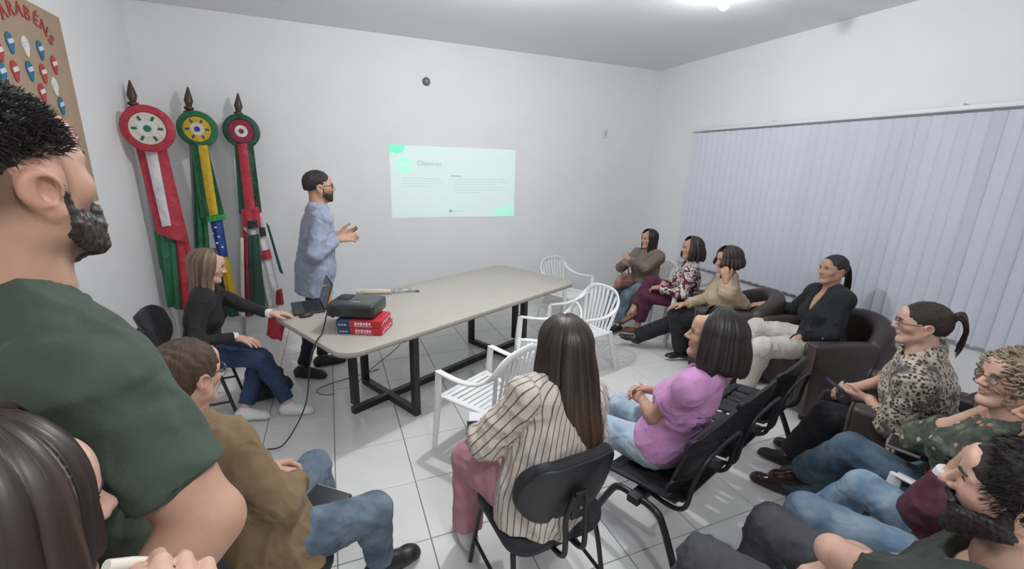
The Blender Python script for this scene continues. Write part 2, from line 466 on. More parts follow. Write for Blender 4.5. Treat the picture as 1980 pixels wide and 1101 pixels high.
def structure(name, lo, hi, m):
    mb = MB(); lo = A(*lo); hi = A(*hi); mb.box((0, 0, 0), hi-lo)
    o = mb.build(name, m); o.location = tuple((lo+hi)/2); o['kind'] = 'structure'; return o
floor = structure('floor', (XL-.12, YF-.12, -.12), (XR+.12, YB+.12, -.006), M_grout); tag(floor, 'floor of large glossy white square tiles with dark joints', kind='structure')
tag(structure('ceiling', (XL-.12, YF-.12, ZC), (XR+.12, YB+.12, ZC+.12), M_ceil), 'plain white flat ceiling', kind='structure')
tag(structure('wall_back', (XL-.12, YB, -.006), (XR+.12, YB+.12, ZC), M_wall), 'white wall behind the flags and slide', kind='structure')
tag(structure('wall_left', (XL-.12, YF, -.006), (XL, YB, ZC), M_wall), 'white wall with the brown paper poster', kind='structure')
tag(structure('wall_right', (XR, YF, -.006), (XR+.12, YB, ZC), M_wall), 'white wall behind the vertical blinds', kind='structure')
tag(structure('wall_front', (XL-.12, YF-.12, -.006), (XR+.12, YF, ZC), M_wall), 'white wall behind the onlookers', kind='structure')
# tiles, each one a piece
TS, JT = .45, .005
tile_me = {}
ix0, ix1 = math.floor((XL-.35)/TS), math.ceil((XR-.35)/TS)
iy0, iy1 = math.floor((YF-1.385)/TS), math.ceil((YB-1.385)/TS)
for i in range(ix0, ix1):
    for j in range(iy0, iy1):
        x0, x1 = max(XL, .35+i*TS), min(XR, .35+(i+1)*TS); y0, y1 = max(YF, 1.385+j*TS), min(YB, 1.385+(j+1)*TS)
        w, h = round(x1-x0-JT, 4), round(y1-y0-JT, 4)
        if w < .02 or h < .02: continue
        if (w, h) not in tile_me:
            mb = MB(); b = .002
            vs = [(sx*(w/2-q), sy*(h/2-q), z) for q, z in ((0, -.006), (0, -b), (b, 0)) for sx, sy in ((-1, -1), (1, -1), (1, 1), (-1, 1))]
            fs = [(r*4+k, r*4+(k+1) % 4, r*4+4+(k+1) % 4, r*4+4+k) for r in (0, 1) for k in range(4)] + [(8, 9, 10, 11)]
            mb.add(vs, fs); o = mb.build('tile', M_tile, floor); tile_me[(w, h)] = o.data
        else:
            o = link(bpy.data.objects.new('tile', tile_me[(w, h)]), floor)
        o.location = ((x0+x1)/2 - floor.location[0], (y0+y1)/2 - floor.location[1], -floor.location[2])

# ------------------------------------------------------------------ ceiling bulbs
M_bulb = emit('bulb_glow', (1.0, .97, .93), 1.0)
def ceiling_bulb(x, y, label, power):
    e = empty('ceiling_lamp', (x, y, ZC), label, 'lamp')
    MB().lathe([(.055, 0), (.055, -.012), (.03, -.02), (.022, -.05), (0.018, -.052)], n=24).build('socket', M_white, e)
    MB().lathe([(.02, -.045), (.06, -.05), (.095, -.07), (.097, -.072), (.06, -.056), (.02, -.05)], n=28).build('added_light_shield', M_white, e)  # unseen dish, added to keep the bulb's light off the ceiling
    b = MB().lathe([(.012, -.05), (.018, -.06), (.034, -.085), (.042, -.11), (.036, -.135), (.018, -.15), (.002, -.154)], n=24).build('bulb', M_bulb, e)
    nodes = M_bulb.node_tree.nodes['Principled BSDF']; nodes.inputs['Emission Strength'].default_value = 30
    ld = bpy.data.lights.new('bulb_light', 'POINT'); ld.energy = power; ld.color = (.95, .975, 1.0); ld.shadow_soft_size = .05
    lo = bpy.data.objects.new('bulb_light', ld); lo.location = (0, 0, -.215); link(lo, e)
    return e
ceiling_bulb(*LAMP_SPOTS[0], power=LAMP_POWER[0], label='bright round bulb glowing on the ceiling')
ceiling_bulb(*LAMP_SPOTS[1], power=LAMP_POWER[1], label='ceiling bulb above the table end, out of view')
ceiling_bulb(*LAMP_SPOTS[2], power=LAMP_POWER[2], label='added fill bulb on the ceiling behind the onlookers, out of view')  # fill light added behind the camera, no such bulb is seen

# ------------------------------------------------------------------ vertical blinds on the right wall
M_slat = mat('blind_fabric', (.66, .68, .76), .8, bump=.1, bscale=300)
blind = empty('vertical_blind', (4.25, 2.6, .69), 'pale blue-white vertical blind covering the right wall', 'blind')
Y0, Y1, SP = .75, 4.44, .083
mb = MB(); mb.box((0, (Y0+Y1)/2-2.6, 2.36-.69), (.045, Y1-Y0+.06, .035), bev=.006); mb.build('headrail', mat('rail_white', (.75, .76, .78), .4), blind)
def slat_mesh(ang):
    w, t, hgt = .090, .0016, 1.635; vs = []; fs = []
    c, s = math.cos(ang), math.sin(ang)
    for z in (0, hgt):
        for q in (-1, 1):
            for k in range(5):
                u = (k/4-.5)*w; d = .006*(1-(2*k/4-1)**2) + q*t
                vs.append((d*c-u*s, d*s+u*c, z))
    for k in range(4): fs += [(k, k+1, 11+k, 10+k), (5+k, 15+k, 16+k, 6+k), (k, 5+k, 6+k, k+1), (10+k, 11+k, 16+k, 15+k)]
    fs += [(0, 10, 15, 5), (4, 9, 19, 14)]
    return MB().add(vs, fs, True)
slat_var = []
n = int((Y1-Y0)/SP)
rg = random.Random(3)
for a in (14, 17, 20, 23, 26):
    slat_var.append(slat_mesh(math.radians(a)))
sl_me = [None]*5
for k in range(n+1):
    q = rg.choice([0, 1, 1, 2, 2, 2, 3, 3, 4]) if k > 3 else 4
    if sl_me[q] is None:
        o = slat_var[q].build('slat', M_slat, blind); sl_me[q] = o.data
    else: o = link(bpy.data.objects.new('slat', sl_me[q]), blind)
    o.location = (0, Y0+k*SP-2.6 + rg.uniform(-.004, .004), .0)
mb = MB(); mb.tube([(-.01, Y0-2.6, .012), (-.01, Y1-2.6, .012)], .004, n=6); mb.build('bottom_chain', mat('chain', (.35, .36, .4), .5), blind)
for yy in (1.9, 3.4):
    mb = MB(); mb.box((.025, yy-2.6, 2.385-.69), (.06, .03, .02)); mb.build('bracket', MATS['rail_white'], blind)
# window behind the blind
win = structure('window_1', (XR-.004, .95, .95), (XR+.03, 4.2, 2.25), mat('night_glass', (.04, .05, .07), .1)); tag(win, 'dark window hidden behind the vertical blind', kind='structure')

# ------------------------------------------------------------------ small things on the back wall
hook = MB().lathe([(.045, 0), (.045, .012), (.03, .022), (.022, .04), (.02, .05), (.004, .055)], n=20).build('wall_hook', mat('grey_metal', (.2, .2, .21), .4, metal=.5))
hook.location = tuple(at(824, 158, Y=YB)); hook.rotation_euler = (PI/2, 0, 0); tag(hook, 'small round grey fitting high above the projected slide', 'wall fitting')
p = at(1170, 258, Y=YB)
pl = empty('switch_plate', p, 'small white wall plate high beside the corner', 'wall plate')
MB().box((0, -.006, 0), (.075, .012, .12), bev=.004).build('plate', mat('plate_white', (.74, .74, .74), .4), pl)
MB().box((0, -.0145, 0), (.03, .008, .055), bev=.002).build('rocker', mat('rocker_grey', (.5, .5, .52), .4), pl)

# ------------------------------------------------------------------ projected slide: glowing panels stand in for the projector's light
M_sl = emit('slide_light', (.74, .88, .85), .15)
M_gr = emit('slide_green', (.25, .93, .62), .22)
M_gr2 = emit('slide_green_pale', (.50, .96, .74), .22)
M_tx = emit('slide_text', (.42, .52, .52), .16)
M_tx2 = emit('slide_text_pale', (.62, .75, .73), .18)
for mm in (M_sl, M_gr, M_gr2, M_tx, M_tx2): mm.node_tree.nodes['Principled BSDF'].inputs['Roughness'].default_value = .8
SX0, SX1, SZ0, SZ1 = .653, 2.202, 1.242, 2.068
sw, sh = SX1-SX0, SZ1-SZ0
slide = empty('slide_glow_panel', (SX0, YB-.004, SZ0), 'glowing panel for the projected slide with green corners headed Objetivos', 'projection')
def flat(name, pts, m, d=.0):
    """flat glowing shape standing in for projected light, in slide fractions, x right and y up"""
    n = len(pts); vs = [(x*sw, -d, y*sh) for x, y in pts] + [(x*sw, .003, y*sh) for x, y in pts]
    fs = [tuple(range(n))] + [(i, n+i, n+(i+1) % n, (i+1) % n) for i in range(n)]
    return MB().add(vs, fs).build(name, m, slide)
def frect(name, x0, y0, x1, y1, m, d=.0015): return flat(name, [(x0, y0), (x1, y0), (x1, y1), (x0, y1)], m, d)
flat('slide_glow_sheet', [(0, 0), (1, 0), (1, 1), (0, 1)], M_sl)
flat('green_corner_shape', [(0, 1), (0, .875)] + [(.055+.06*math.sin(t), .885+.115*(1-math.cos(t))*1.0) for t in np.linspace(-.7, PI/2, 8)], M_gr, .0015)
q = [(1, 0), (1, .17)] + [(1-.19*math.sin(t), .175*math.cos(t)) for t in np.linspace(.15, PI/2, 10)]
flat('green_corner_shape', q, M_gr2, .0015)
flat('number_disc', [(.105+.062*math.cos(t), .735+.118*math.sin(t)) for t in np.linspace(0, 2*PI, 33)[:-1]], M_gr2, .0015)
def stext(s, x, y, size, m, name='slide_lettering'):
    o = text_mesh(name, s, size, m, slide, ext=.0004); o.rotation_euler = (PI/2, 0, 0); o.location = (x*sw, -.0025, y*sh); return o
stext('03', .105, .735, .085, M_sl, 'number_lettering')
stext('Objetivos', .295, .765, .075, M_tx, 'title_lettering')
rr = random.Random(5)
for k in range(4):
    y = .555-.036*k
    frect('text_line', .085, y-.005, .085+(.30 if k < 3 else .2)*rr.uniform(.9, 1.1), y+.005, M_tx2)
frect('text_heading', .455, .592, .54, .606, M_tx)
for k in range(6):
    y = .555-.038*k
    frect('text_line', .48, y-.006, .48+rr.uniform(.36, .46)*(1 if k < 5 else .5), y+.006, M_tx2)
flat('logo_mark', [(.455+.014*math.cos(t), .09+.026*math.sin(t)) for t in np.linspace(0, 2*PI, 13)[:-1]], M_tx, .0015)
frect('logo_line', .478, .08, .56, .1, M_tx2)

# ------------------------------------------------------------------ brown paper poster on the left wall
M_kraft = mat('kraft_paper', (.40, .29, .20), .85, vary=.05, vscale=6, bump=.1, bscale=80)
M_red = mat('paper_red', (.42, .06, .06), .8); M_blue = mat('paper_blue', (.03, .16, .27), .8); M_pw = mat('paper_white', (.75, .72, .66), .8); M_pb = mat('paper_pale', (.62, .68, .75), .8)
PX = XL + .006
poster = empty('wall_poster', (PX, 3.2, 1.55), 'brown paper poster with red PARABÉNS letters and paper balloons', 'poster')
sc_ = (PX)/-1.495
mb = MB(); mb.box((-.0, .043, .587), (.006, 1.68, 1.174)); mb.build('paper_sheet', M_kraft, poster)
RW = Matrix(((0, 0, 1, 0), (1, 0, 0, 0), (0, 1, 0, 0), (0, 0, 0, 1)))   # text plane on the left wall
def onp(x, y):
    return at(x, y, X=PX+.004)
for ch, (x, y), rot in zip('PARABÉNS', [(-10, 32), (5, 23), (19, 17), (35, 18), (51, 27), (68, 38), (84, 55), (98, 78)], [38, 25, 12, 0, -12, -22, -34, -48]):
    p = onp(x, y); o = text_mesh('letter', ch, .105, M_red, poster, M=RW @ Matrix.Rotation(math.radians(rot), 4, 'Z'), ext=.002)
    o.location = (.006, p[1]-3.2, p[2]-1.55)
def balloon(x, y, m):
    p = onp(x, y); g = .95
    out = [(.036*math.sin(t)*(1 if math.cos(t) > 0 else 1-.45*(math.cos(t))**2), .05*math.cos(t)-(.016 if math.cos(t) < -.8 else 0)) for t in np.linspace(0, 2*PI, 21)[:-1]][::-1]
    mb = MB(); n = len(out)
    mb.add([(.004, a*g, b*g) for a, b in out] + [(.009, a*g, b*g) for a, b in out], [tuple(range(n, 2*n))[::-1]] + [(i, n+i, n+(i+1) % n, (i+1) % n) for i in range(n)])
    o = mb.build('paper_balloon', m, poster); o.location = (0, p[1]-3.2, p[2]-1.55)
    c, s = math.cos(.35), math.sin(.35)
    R = np.array([[1, 0, 0], [0, c, -s], [0, s, c]])
    MB().box((.0105, 0, .004), (.004, .05, .022), R=R).build('name_strip', M_pw if m is M_red else M_pb, o)
for x, y in ((18, 80), (77, 95), (57, 135), (118, 203), (3, 138)): balloon(x, y, M_blue)
for x, y in ((104, 124), (28, 135), (83, 140), (81, 178), (-3, 97), (145, 270)): balloon(x, y, M_red)
for x, y in ((48, 87), (105, 165)): balloon(x, y, M_pw)

# ------------------------------------------------------------------ flags on poles by the back wall
C_ = dict(red=(.42, .03, .05), dred=(.25, .02, .04), green=(.02, .14, .06), dgreen=(.015, .07, .04), lgreen=(.03, .30, .06), yellow=(.62, .40, .02), blue=(.02, .07, .27), white=(.68, .66, .66), black=(.02, .02, .025), cream=(.66, .6, .52))
M_wood = mat('dark_turned_wood', (.06, .035, .025), .45, vary=.2, vscale=30)
M_pole = mat('pole_grey', (.32, .31, .31), .4)
def cloth(name, quad, Y, col, parent, base, nf=2.5, amp=.018, ph=0., nu=14, nv=20):
    """hanging piece of flag cloth, corners TL TR BR BL, with folds in depth and real thickness"""
    TL, TR, BR, BL = [at(x, y, Y=Y) for x, y in quad]
    vs = []; fs = []
    for s_ in (0, 1):
        for j in range(nv+1):
            for i in range(nu+1):
                u, v = i/nu, j/nv
                p = (TL*(1-u)+TR*u)*(1-v) + (BL*(1-u)+BR*u)*v
                d = amp*math.sin(2*PI*nf*u+ph+1.2*v)*(.35+.65*v) - .012*math.sin(PI*u)
                p = p + A(0, d + s_*.006, 0) - base; vs.append(p)
    W = nu+1; K = W*(nv+1)
    for j in range(nv):
        for i in range(nu):
            a = j*W+i; fs += [(a, a+1, a+W+1, a+W)[::-1], (K+a, K+a+1, K+a+W+1, K+a+W)]
    for j in range(nv): a, b = j*W, j*W+nu; fs += [(a, a+W, K+a+W, K+a), (b, K+b, K+b+W, b+W)]
    for i in range(nu): a, b = i, nv*W+i; fs += [(a, K+a, K+a+1, a+1), (b, b+1, K+b+1, K+b)]
    return MB().add(vs, fs, True).build(name, fabric('flag_'+col, C_[col], .6, .12), parent)
def rosette(parent, base, x, y, Y, r, c1, c2, c3, c4):
    c = at(x, y, Y=Y) - base
    R = np.array([[1, 0, 0], [0, 0, -1], [0, 1, 0.]])
    vs = []; n = 48
    mb = MB()
    prof = [(r*.66, .0), (r*.72, .016), (r*.9, .014), (r, .004), (r, -.012), (r*.6, -.014)]
    mb.lathe(prof, c, n, R)
    # pleats of the gathered ribbon
    V_ = []
    for i, v in enumerate(mb.v):
        k = i % n; ring = i//n; V_.append((v[0], v[1] - (.006 if k % 2 else 0)*(1 if 0 < ring < 4 else 0), v[2]))
    mb.v = V_
    ro = mb.build('rosette', fabric('ribbon_'+c1, C_[c1], .55, .1), parent)
    MB().lathe([(r*.02, .012), (r*.68, .012), (r*.68, -.004), (r*.02, -.004)], c, 32, R).build('rosette_disc', fabric('ribbon_'+c2, C_[c2], .7, .1), ro)
    MB().lathe([(r*.01, .016), (r*.34, .016), (r*.36, .008), (r*.01, .006)], c, 24, R).build('emblem', fabric('ribbon_'+c3, C_[c3], .7, .1), ro)
    for k in range(6):
        t = k*PI/3; MB().box(c + A(math.cos(t)*r*.48, -.014, math.sin(t)*r*.48), (r*.2, .006, r*.10), R=np.array([[math.cos(t), 0, -math.sin(t)], [0, 1, 0], [math.sin(t), 0, math.cos(t)]])).build('emblem_leaf', fabric('ribbon_'+c4, C_[c4], .7, .1), ro)
    MB().lathe([(r*.005, .020), (r*.14, .020), (r*.15, .014)], c, 16, R).build('emblem_centre', fabric('ribbon_'+c4, C_[c4], .7, .1), ro)
def pole(parent, base, tip, foot):
    tip = tip-base; foot = foot-base; d = nrm(foot-tip); L = np.linalg.norm(foot-tip)
    prof = [(0, .005), (.06, .022), (.12, .036), (.17, .022), (.18, .040), (.195, .040), (.205, .022), (.22, .044), (.245, .046), (.26, .022), (.275, .038), (.295, .036), (.31, .018), (.35, .018)]
    MB().tube([tip+d*t for t, r in prof], [r for t, r in prof], n=14).build('spear_finial', M_wood, parent)
    MB().tube([tip+d*.32, foot], .0165, n=12).build('pole', M_pole, parent)
    MB().lathe([(.052, 0), (.052, .02), (.03, .05), (.025, .06)], foot, 20).build('pole_base', M_dark, parent)
# red and white state flag
b1 = at(330, 640, Y=4.80); b1[2] = 0
f1 = empty('flag_on_pole', b1, 'red and white sashed flag leaning in the left corner', 'flag', 'ceremonial flags by the back wall')
pole(f1, b1, at(250, 155, Y=4.93), b1)
rosette(f1, b1, 286, 249, 4.66, .185, 'red', 'cream', 'white', 'green')
cloth('sash', [(259, 272), (317, 268), (366, 472), (303, 452)], 4.79, 'red', f1, b1, 1.2, .012)
cloth('sash_stripe', [(277, 279), (300, 277), (331, 436), (313, 439)], 4.765, 'white', f1, b1, .5, .006)
cloth('flag_cloth', [(298, 448), (338, 455), (350, 600), (318, 590)], 4.82, 'green', f1, b1, 2, .02)
cloth('flag_cloth', [(332, 450), (366, 470), (400, 600), (345, 600)], 4.83, 'red', f1, b1, 2, .02)
# green and yellow national flag
b2 = at(385, 640, Y=5.0); b2[2] = 0
f2 = empty('flag_on_pole', b2, 'green and yellow sashed flag with blue panel between the other two', 'flag', 'ceremonial flags by the back wall')
pole(f2, b2, at(363, 168, Y=5.16), b2)
rosette(f2, b2, 382, 250, 5.0, .16, 'green', 'yellow', 'cream', 'blue')
cloth('sash', [(369, 278), (400, 278), (434, 414), (388, 422)], 4.99, 'green', f2, b2, 1.5, .012)
cloth('sash_stripe', [(383, 282), (401, 280), (422, 414), (404, 418)], 4.965, 'yellow', f2, b2, .5, .006)
cloth('fringe', [(398, 419), (435, 414), (437, 424), (400, 430)], 4.97, 'lgreen', f2, b2, 4, .005, nv=4)
cloth('flag_cloth', [(372, 300), (390, 300), (416, 612), (380, 612)], 5.03, 'green', f2, b2, 2, .02)
cloth('flag_cloth', [(405, 426), (430, 424), (442, 500), (424, 508)], 5.0, 'blue', f2, b2, 1.5, .015)
cloth('flag_cloth', [(424, 500), (441, 496), (459, 584), (440, 584)], 4.99, 'yellow', f2, b2, 1.2, .012)
cloth('flag_cloth', [(410, 480), (428, 480), (462, 612), (412, 612)], 5.05, 'dgreen', f2, b2, 2, .02)
M_star = fabric('flag_white', C_['white'], .6, .1)
for x, y in ((411, 452), (423, 458), (417, 440), (430, 478), (420, 470)):
    c = at(x, y, Y=4.972)-b2; MB().lathe([(.001, -.004), (.011, -.004), (.011, .004), (.001, .004)], c, 5, np.array([[1, 0, 0], [0, 0, -1], [0, 1, 0.]])).build('star', M_star, f2)
# green and red municipal flag
b3 = at(470, 635, Y=5.02); b3[2] = 0
f3 = empty('flag_on_pole', b3, 'green and red sashed flag with white folds nearest the presenter', 'flag', 'ceremonial flags by the back wall')
pole(f3, b3, at(460, 180, Y=5.16), b3)
rosette(f3, b3, 467, 254, 5.02, .155, 'dgreen', 'dred', 'white', 'dred')
cloth('sash', [(453, 278), (489, 276), (506, 408), (462, 415)], 5.01, 'dgreen', f3, b3, 1.5, .012)
cloth('sash_stripe', [(459, 279), (477, 278), (494, 404), (474, 410)], 4.985, 'red', f3, b3, .5, .006)
cloth('flag_cloth', [(487, 330), (495, 345), (506, 412), (490, 412)], 5.03, 'red', f3, b3, 1, .012)
cloth('flag_cloth', [(466, 405), (500, 400), (505, 440), (470, 440)], 4.995, 'red', f3, b3, 2, .01)
cloth('flag_cloth', [(470, 424), (505, 418), (548, 590), (516, 600)], 5.02, 'white', f3, b3, 2.5, .02)
cloth('flag_cloth', [(478, 428), (497, 425), (498, 440), (479, 444)], 4.97, 'black', f3, b3, .5, .004)
cloth('flag_cloth', [(480, 456), (500, 452), (514, 604), (486, 604)], 4.975, 'dgreen', f3, b3, 1.2, .014)
cloth('flag_cloth', [(468, 440), (484, 456), (490, 612), (474, 612)], 5.0, 'dred', f3, b3, 1.2, .014)
cloth('flag_cloth', [(514, 430), (520, 436), (548, 530), (540, 526)], 4.97, 'dgreen', f3, b3, .8, .01)
cloth('flag_cloth', [(504, 486), (522, 482), (526, 500), (507, 503)], 4.975, 'red', f3, b3, 1, .006)
cloth('flag_cloth', [(534, 562), (545, 558), (549, 588), (533, 590)], 4.97, 'dred', f3, b3, 1, .006)
cloth('flag_cloth', [(500, 440), (512, 440), (515, 456), (503, 458)], 4.972, 'black', f3, b3, 3, .004)
cloth('flag_cloth', [(464, 460), (471, 460), (474, 612), (466, 612)], 4.985, 'cream', f3, b3, .5, .006)
cloth('flag_cloth', [(520, 600), (556, 606), (545, 660), (515, 650)], 4.9, 'red', f3, b3, 1.5, .02)

# ------------------------------------------------------------------ meeting table
TC = A(.896, 3.629); TA = math.radians(26.7)
table = empty('meeting_table', (*TC, 0), 'long beige meeting table with rounded corners on black steel frame', 'table', rz=TA)
MB().slab(rrect(2.55, 1.08, .13, 8), .722, .75, .004).build('table_top', M_table, table)
MB().slab(rrect(2.54, 1.07, .125, 8), .712, .724, .0).build('edge_band', M_edge, table)
T_ = .05
for sx in (-1, 1):
    MB().box((sx*.637, 0, .69), (T_, .72+T_, .045)).build('top_rail', M_metal, table)
    for sy in (-1, 1): MB().box((sx*.637, sy*.36, .365), (T_, T_, .63)).build('leg', M_metal, table)
    MB().box((sx*.637, 0, .025), (T_, .72+T_, .05)).build('foot_rail', M_metal, table)
    MB().box((sx*.936, 0, .39), (T_, T_, .62)).build('leg', M_metal, table)
    MB().box((sx*.936, 0, .69), (.12, .36, .045)).build('top_rail', M_metal, table)
MB().box((0, 0, .0255), (1.872+T_, T_, .051)).build('stretcher', M_metal, table)

# ------------------------------------------------------------------ things on the table
def place(o, x, y, z, a): o.location = (x, y, z); o.rotation_euler = (0, 0, a); return o
M_ream_r = mat('ream_red', (.50, .025, .04), .45); M_ream_b = mat('ream_blue', (.03, .06, .13), .45); M_ink = mat('ream_white', (.72, .66, .68), .6)
RA = math.atan2(-.14, .278)
def ream(z, label, dx, da):
    e = empty('paper_ream', (.16+dx, 3.0, z), label, 'paper ream', 'paper reams under the projector', rz=RA+da)
    w, d, h = .305, .215, .050
    MB().box((.045, 0, h/2), (w-.09, d, h), bev=.003).build('wrapper_red', M_ream_r, e)
    MB().box((-.105, 0, h/2), (.091, d+.001, h+.001), bev=.003).build('wrapper_blue', M_ream_b, e)
    mb = MB()
    for k in range(6): mb.box((-.02+k*.019, -d/2-.0008, h*.55), (.014, .001, .022 - .006*(k % 2)))
    mb.box((.03, -d/2-.0008, h*.2), (.12, .001, .004)); mb.build('lettering', M_ink, e)
    mb = MB()
    for k in range(3): mb.box((-.13+k*.02, -d/2-.0014, h*.35), (.014, .001, .008))
    mb.build('small_print', M_ink, e)
    mb = MB()
    for k in range(9): mb.box((w/2+.0005, -.08+k*.02, h*(.3+.4*((k*7) % 5)/5)), (.001, .013, .012))
    mb.build('end_print', M_ink, e)
ream(.75, 'red and blue paper ream lying on the table, lower of two', 0, 0)
ream(.801, 'red and blue paper ream directly under the projector, upper of two', -.008, .05)
pj = empty('projector', (.115, 3.06, .852), 'black projector standing on two paper reams', 'projector', rz=RA+.02)
mb = MB(); mb.slab(rrect(.33, .27, .03, 5), .012, .098, .012); mb.build('housing', mat('projector_black', (.03, .034, .034), .3, bump=.03, bscale=200), pj)
mb = MB(); mb.slab([(x+.055, y-.01) for x, y in rrect(.19, .20, .01, 4)], .0975, .0995, .0008); mb.build('top_panel', mat('projector_top', (.045, .052, .05), .22), pj)
mb = MB(); mb.slab([(x-.1, y+.05) for x, y in rrect(.09, .12, .02, 4)], .0975, .101, .001); mb.build('control_panel', M_black, pj)
for k in range(5): MB().lathe([(.008, 0), (.008, .004), (.006, .006)], (-.12+.02*(k % 3), .02+.03*(k//3), .1), 10).build('button', M_dark, pj)
R_ = np.array([[1, 0, 0], [0, 0, 1], [0, -1, 0.]])
ln = MB().lathe([(.036, -.004), (.036, .02), (.03, .024), (.028, .012), (.003, .01)], (-.1, -.135, .055), 24, R_).build('lens_ring', M_black, pj)
MB().lathe([(.002, .016), (.02, .0155), (.027, .012)], (-.1, -.135, .055), 20, R_).build('lens_glass', mat('lens_blue', (.02, .06, .25), .05, coat=1.), ln)
mb = MB()
for k in range(7): mb.box((.03+k*.017, -.1358, .055), (.006, .003, .05))
mb.build('vent', M_black, pj)
MB().box((.02, -.05, .1), (.05, .006, .001)).build('logo_print', M_pb, pj)
for sx in (-1, 1):
    for sy in (-1, 1): MB().lathe([(.012, 0), (.014, .012)], (sx*.13, sy*.1, 0), 10).build('foot', M_black, pj)
# laptop: screen towards the woman
lap = empty('laptop', (-.23, 3.60, .75), 'open dark laptop at the left end of the table', 'laptop', rz=math.radians(-82))
MB().slab(rrect(.32, .22, .012, 4), .002, .018, .003).build('keyboard_base', mat('laptop_grey', (.05, .052, .06), .4, metal=.3), lap)
mb = MB()
for i in range(12):
    for j in range(5): mb.box((-.132+i*.024, -.02+j*.022, .0186), (.020, .018, .002))
k_ = mb.build('keys', M_black, lap)
MB().box((0, -.07, .0183), (.09, .05, .0008)).build('touchpad', M_dark, lap)
ta = math.radians(18); Rl = np.array([[1, 0, 0], [0, math.cos(ta), math.sin(ta)], [0, -math.sin(ta), math.cos(ta)]])
scr = MB().box((0, .11+.105*math.sin(ta), .018+.105*math.cos(ta)), (.32, .008, .21), R=Rl, bev=.002).build('screen_lid', MATS['laptop_grey'], lap)
MB().box((0, .106+.105*math.sin(ta)-.002, .018+.105*math.cos(ta)), (.30, .004, .188), R=Rl).build('display', emit('laptop_display', (.12, .14, .18), .2), scr)
ms = empty('computer_mouse', (-.235, 3.40, .75), 'black computer mouse beside the laptop', 'mouse', rz=.3)
S = SDF().el((0, 0, .004), (.05, .03, .028)).cut((0, 0, 0), (0, 0, -1)); V_, Q_ = S.mesh(.003); np_mesh('mouse_shell', V_, Q_, M_black, ms)
MB().tube([(.03, 0, .025), (.018, 0, .0305)], .005, n=8).build('scroll_wheel', M_dark, ms)
bt = empty('sanitizer_bottle', (-.08, 3.62, .75), 'clear gel bottle with orange label and white pump', 'bottle')
MB().lathe([(.028, 0), (.03, .004), (.03, .10), (.022, .118), (.012, .122), (.012, .13)], n=20).build('bottle_body', mat('clear_gel', (.75, .78, .8), .1, trans=.6), bt)
MB().lathe([(.0305, .02), (.0306, .025), (.0306, .08), (.0305, .085)], n=20).build('bottle_label', mat('label_orange', (.75, .28, .08), .5), bt)
pm = MB().lathe([(.014, .13), (.014, .145), (.006, .147), (.006, .17)], n=14).build('pump', mat('pump_orange', (.7, .3, .12), .4), bt)
MB().tube([(0, 0, .168), (-.02, 0, .17), (-.035, 0, .163)], .006, n=8).build('spout', MATS['pump_orange'], pm)
rl = empty('paper_roll', (.29, 3.86, .75), 'cream rolled paper lying across the table', 'paper roll', rz=-.29)
MB().tube([(-.15, 0, .022), (.15, 0, .022)], .022, n=18).build('roll', mat('cream_paper', (.62, .54, .44), .7), rl)
MB().tube([(-.152, 0, .022), (.152, 0, .022)], .009, n=12).build('core', mat('roll_core', (.2, .17, .13), .8), rl)
bag_ = MB(); V2, Q2 = SDF().el((0, 0, .012), (.13, .05, .02), k=.01).el((.08, .01, .015), (.06, .04, .024)).mesh(.005); V2 = folds(V2, Q2, 4, .006, 50)
pk = np_mesh('plastic_sleeve', V2, Q2, mat('clear_film', (.8, .82, .82), .12, trans=.7)); pk.location = (.47, 3.87, .752); pk.rotation_euler = (0, 0, -.2); tag(pk, 'crumpled clear plastic sleeve next to the paper roll', 'plastic sleeve')
pn = empty('marker_pen', (.62, 3.83, .757), 'grey marker pen lying beyond the plastic sleeve', 'pen', rz=-.35)
MB().tube([(-.06, 0, 0), (.03, 0, 0)], .0065, n=10).build('barrel', mat('pen_grey', (.3, .31, .31), .4), pn)
MB().tube([(.03, 0, 0), (.065, 0, 0)], .0072, n=10).build('cap', M_dark, pn)
# cables
def cable(pts, r, label, name='cable', m=None):
    P = spline(pts, 8); o = MB().tube(P, r, n=8).build(name, m or M_black); tag(o, label, 'cable'); return o
cable([(-.075, 3.11, .885), (-.10, 3.07, .80), (-.12, 2.96, .765), (-.15, 2.87, .755), (-.19, 2.78, .68), (-.25, 2.80, .35), (-.40, 2.87, .06), (-.52, 2.92, .006), (-.62, 2.95, .005), (-.8, 2.7, .005)], .0045, 'black cable dropping from the projector to the floor')
cable([(.36, 3.39, .69), (.40, 3.30, .64), (.43, 3.2, .60), (.40, 3.25, .48), (.2, 3.5, .2), (.05, 3.62, .006), (-.15, 3.55, .006), (-.2, 3.7, .006), (.3, 3.9, .006)], .003, 'thin dark cable looping under the table')
pg = empty('power_plug', (.44, 3.17, .565), 'black plug hanging under the table', 'plug', rz=.4)
MB().box((0, 0, 0), (.05, .03, .036), bev=.008).build('plug_body', M_black, pg)
for s in (-1, 1): MB().tube([(.025, s*.008, 0), (.045, s*.008, 0)], .0025, n=6).build('pin', mat('steel', (.6, .6, .6), .3, metal=1.), pg)

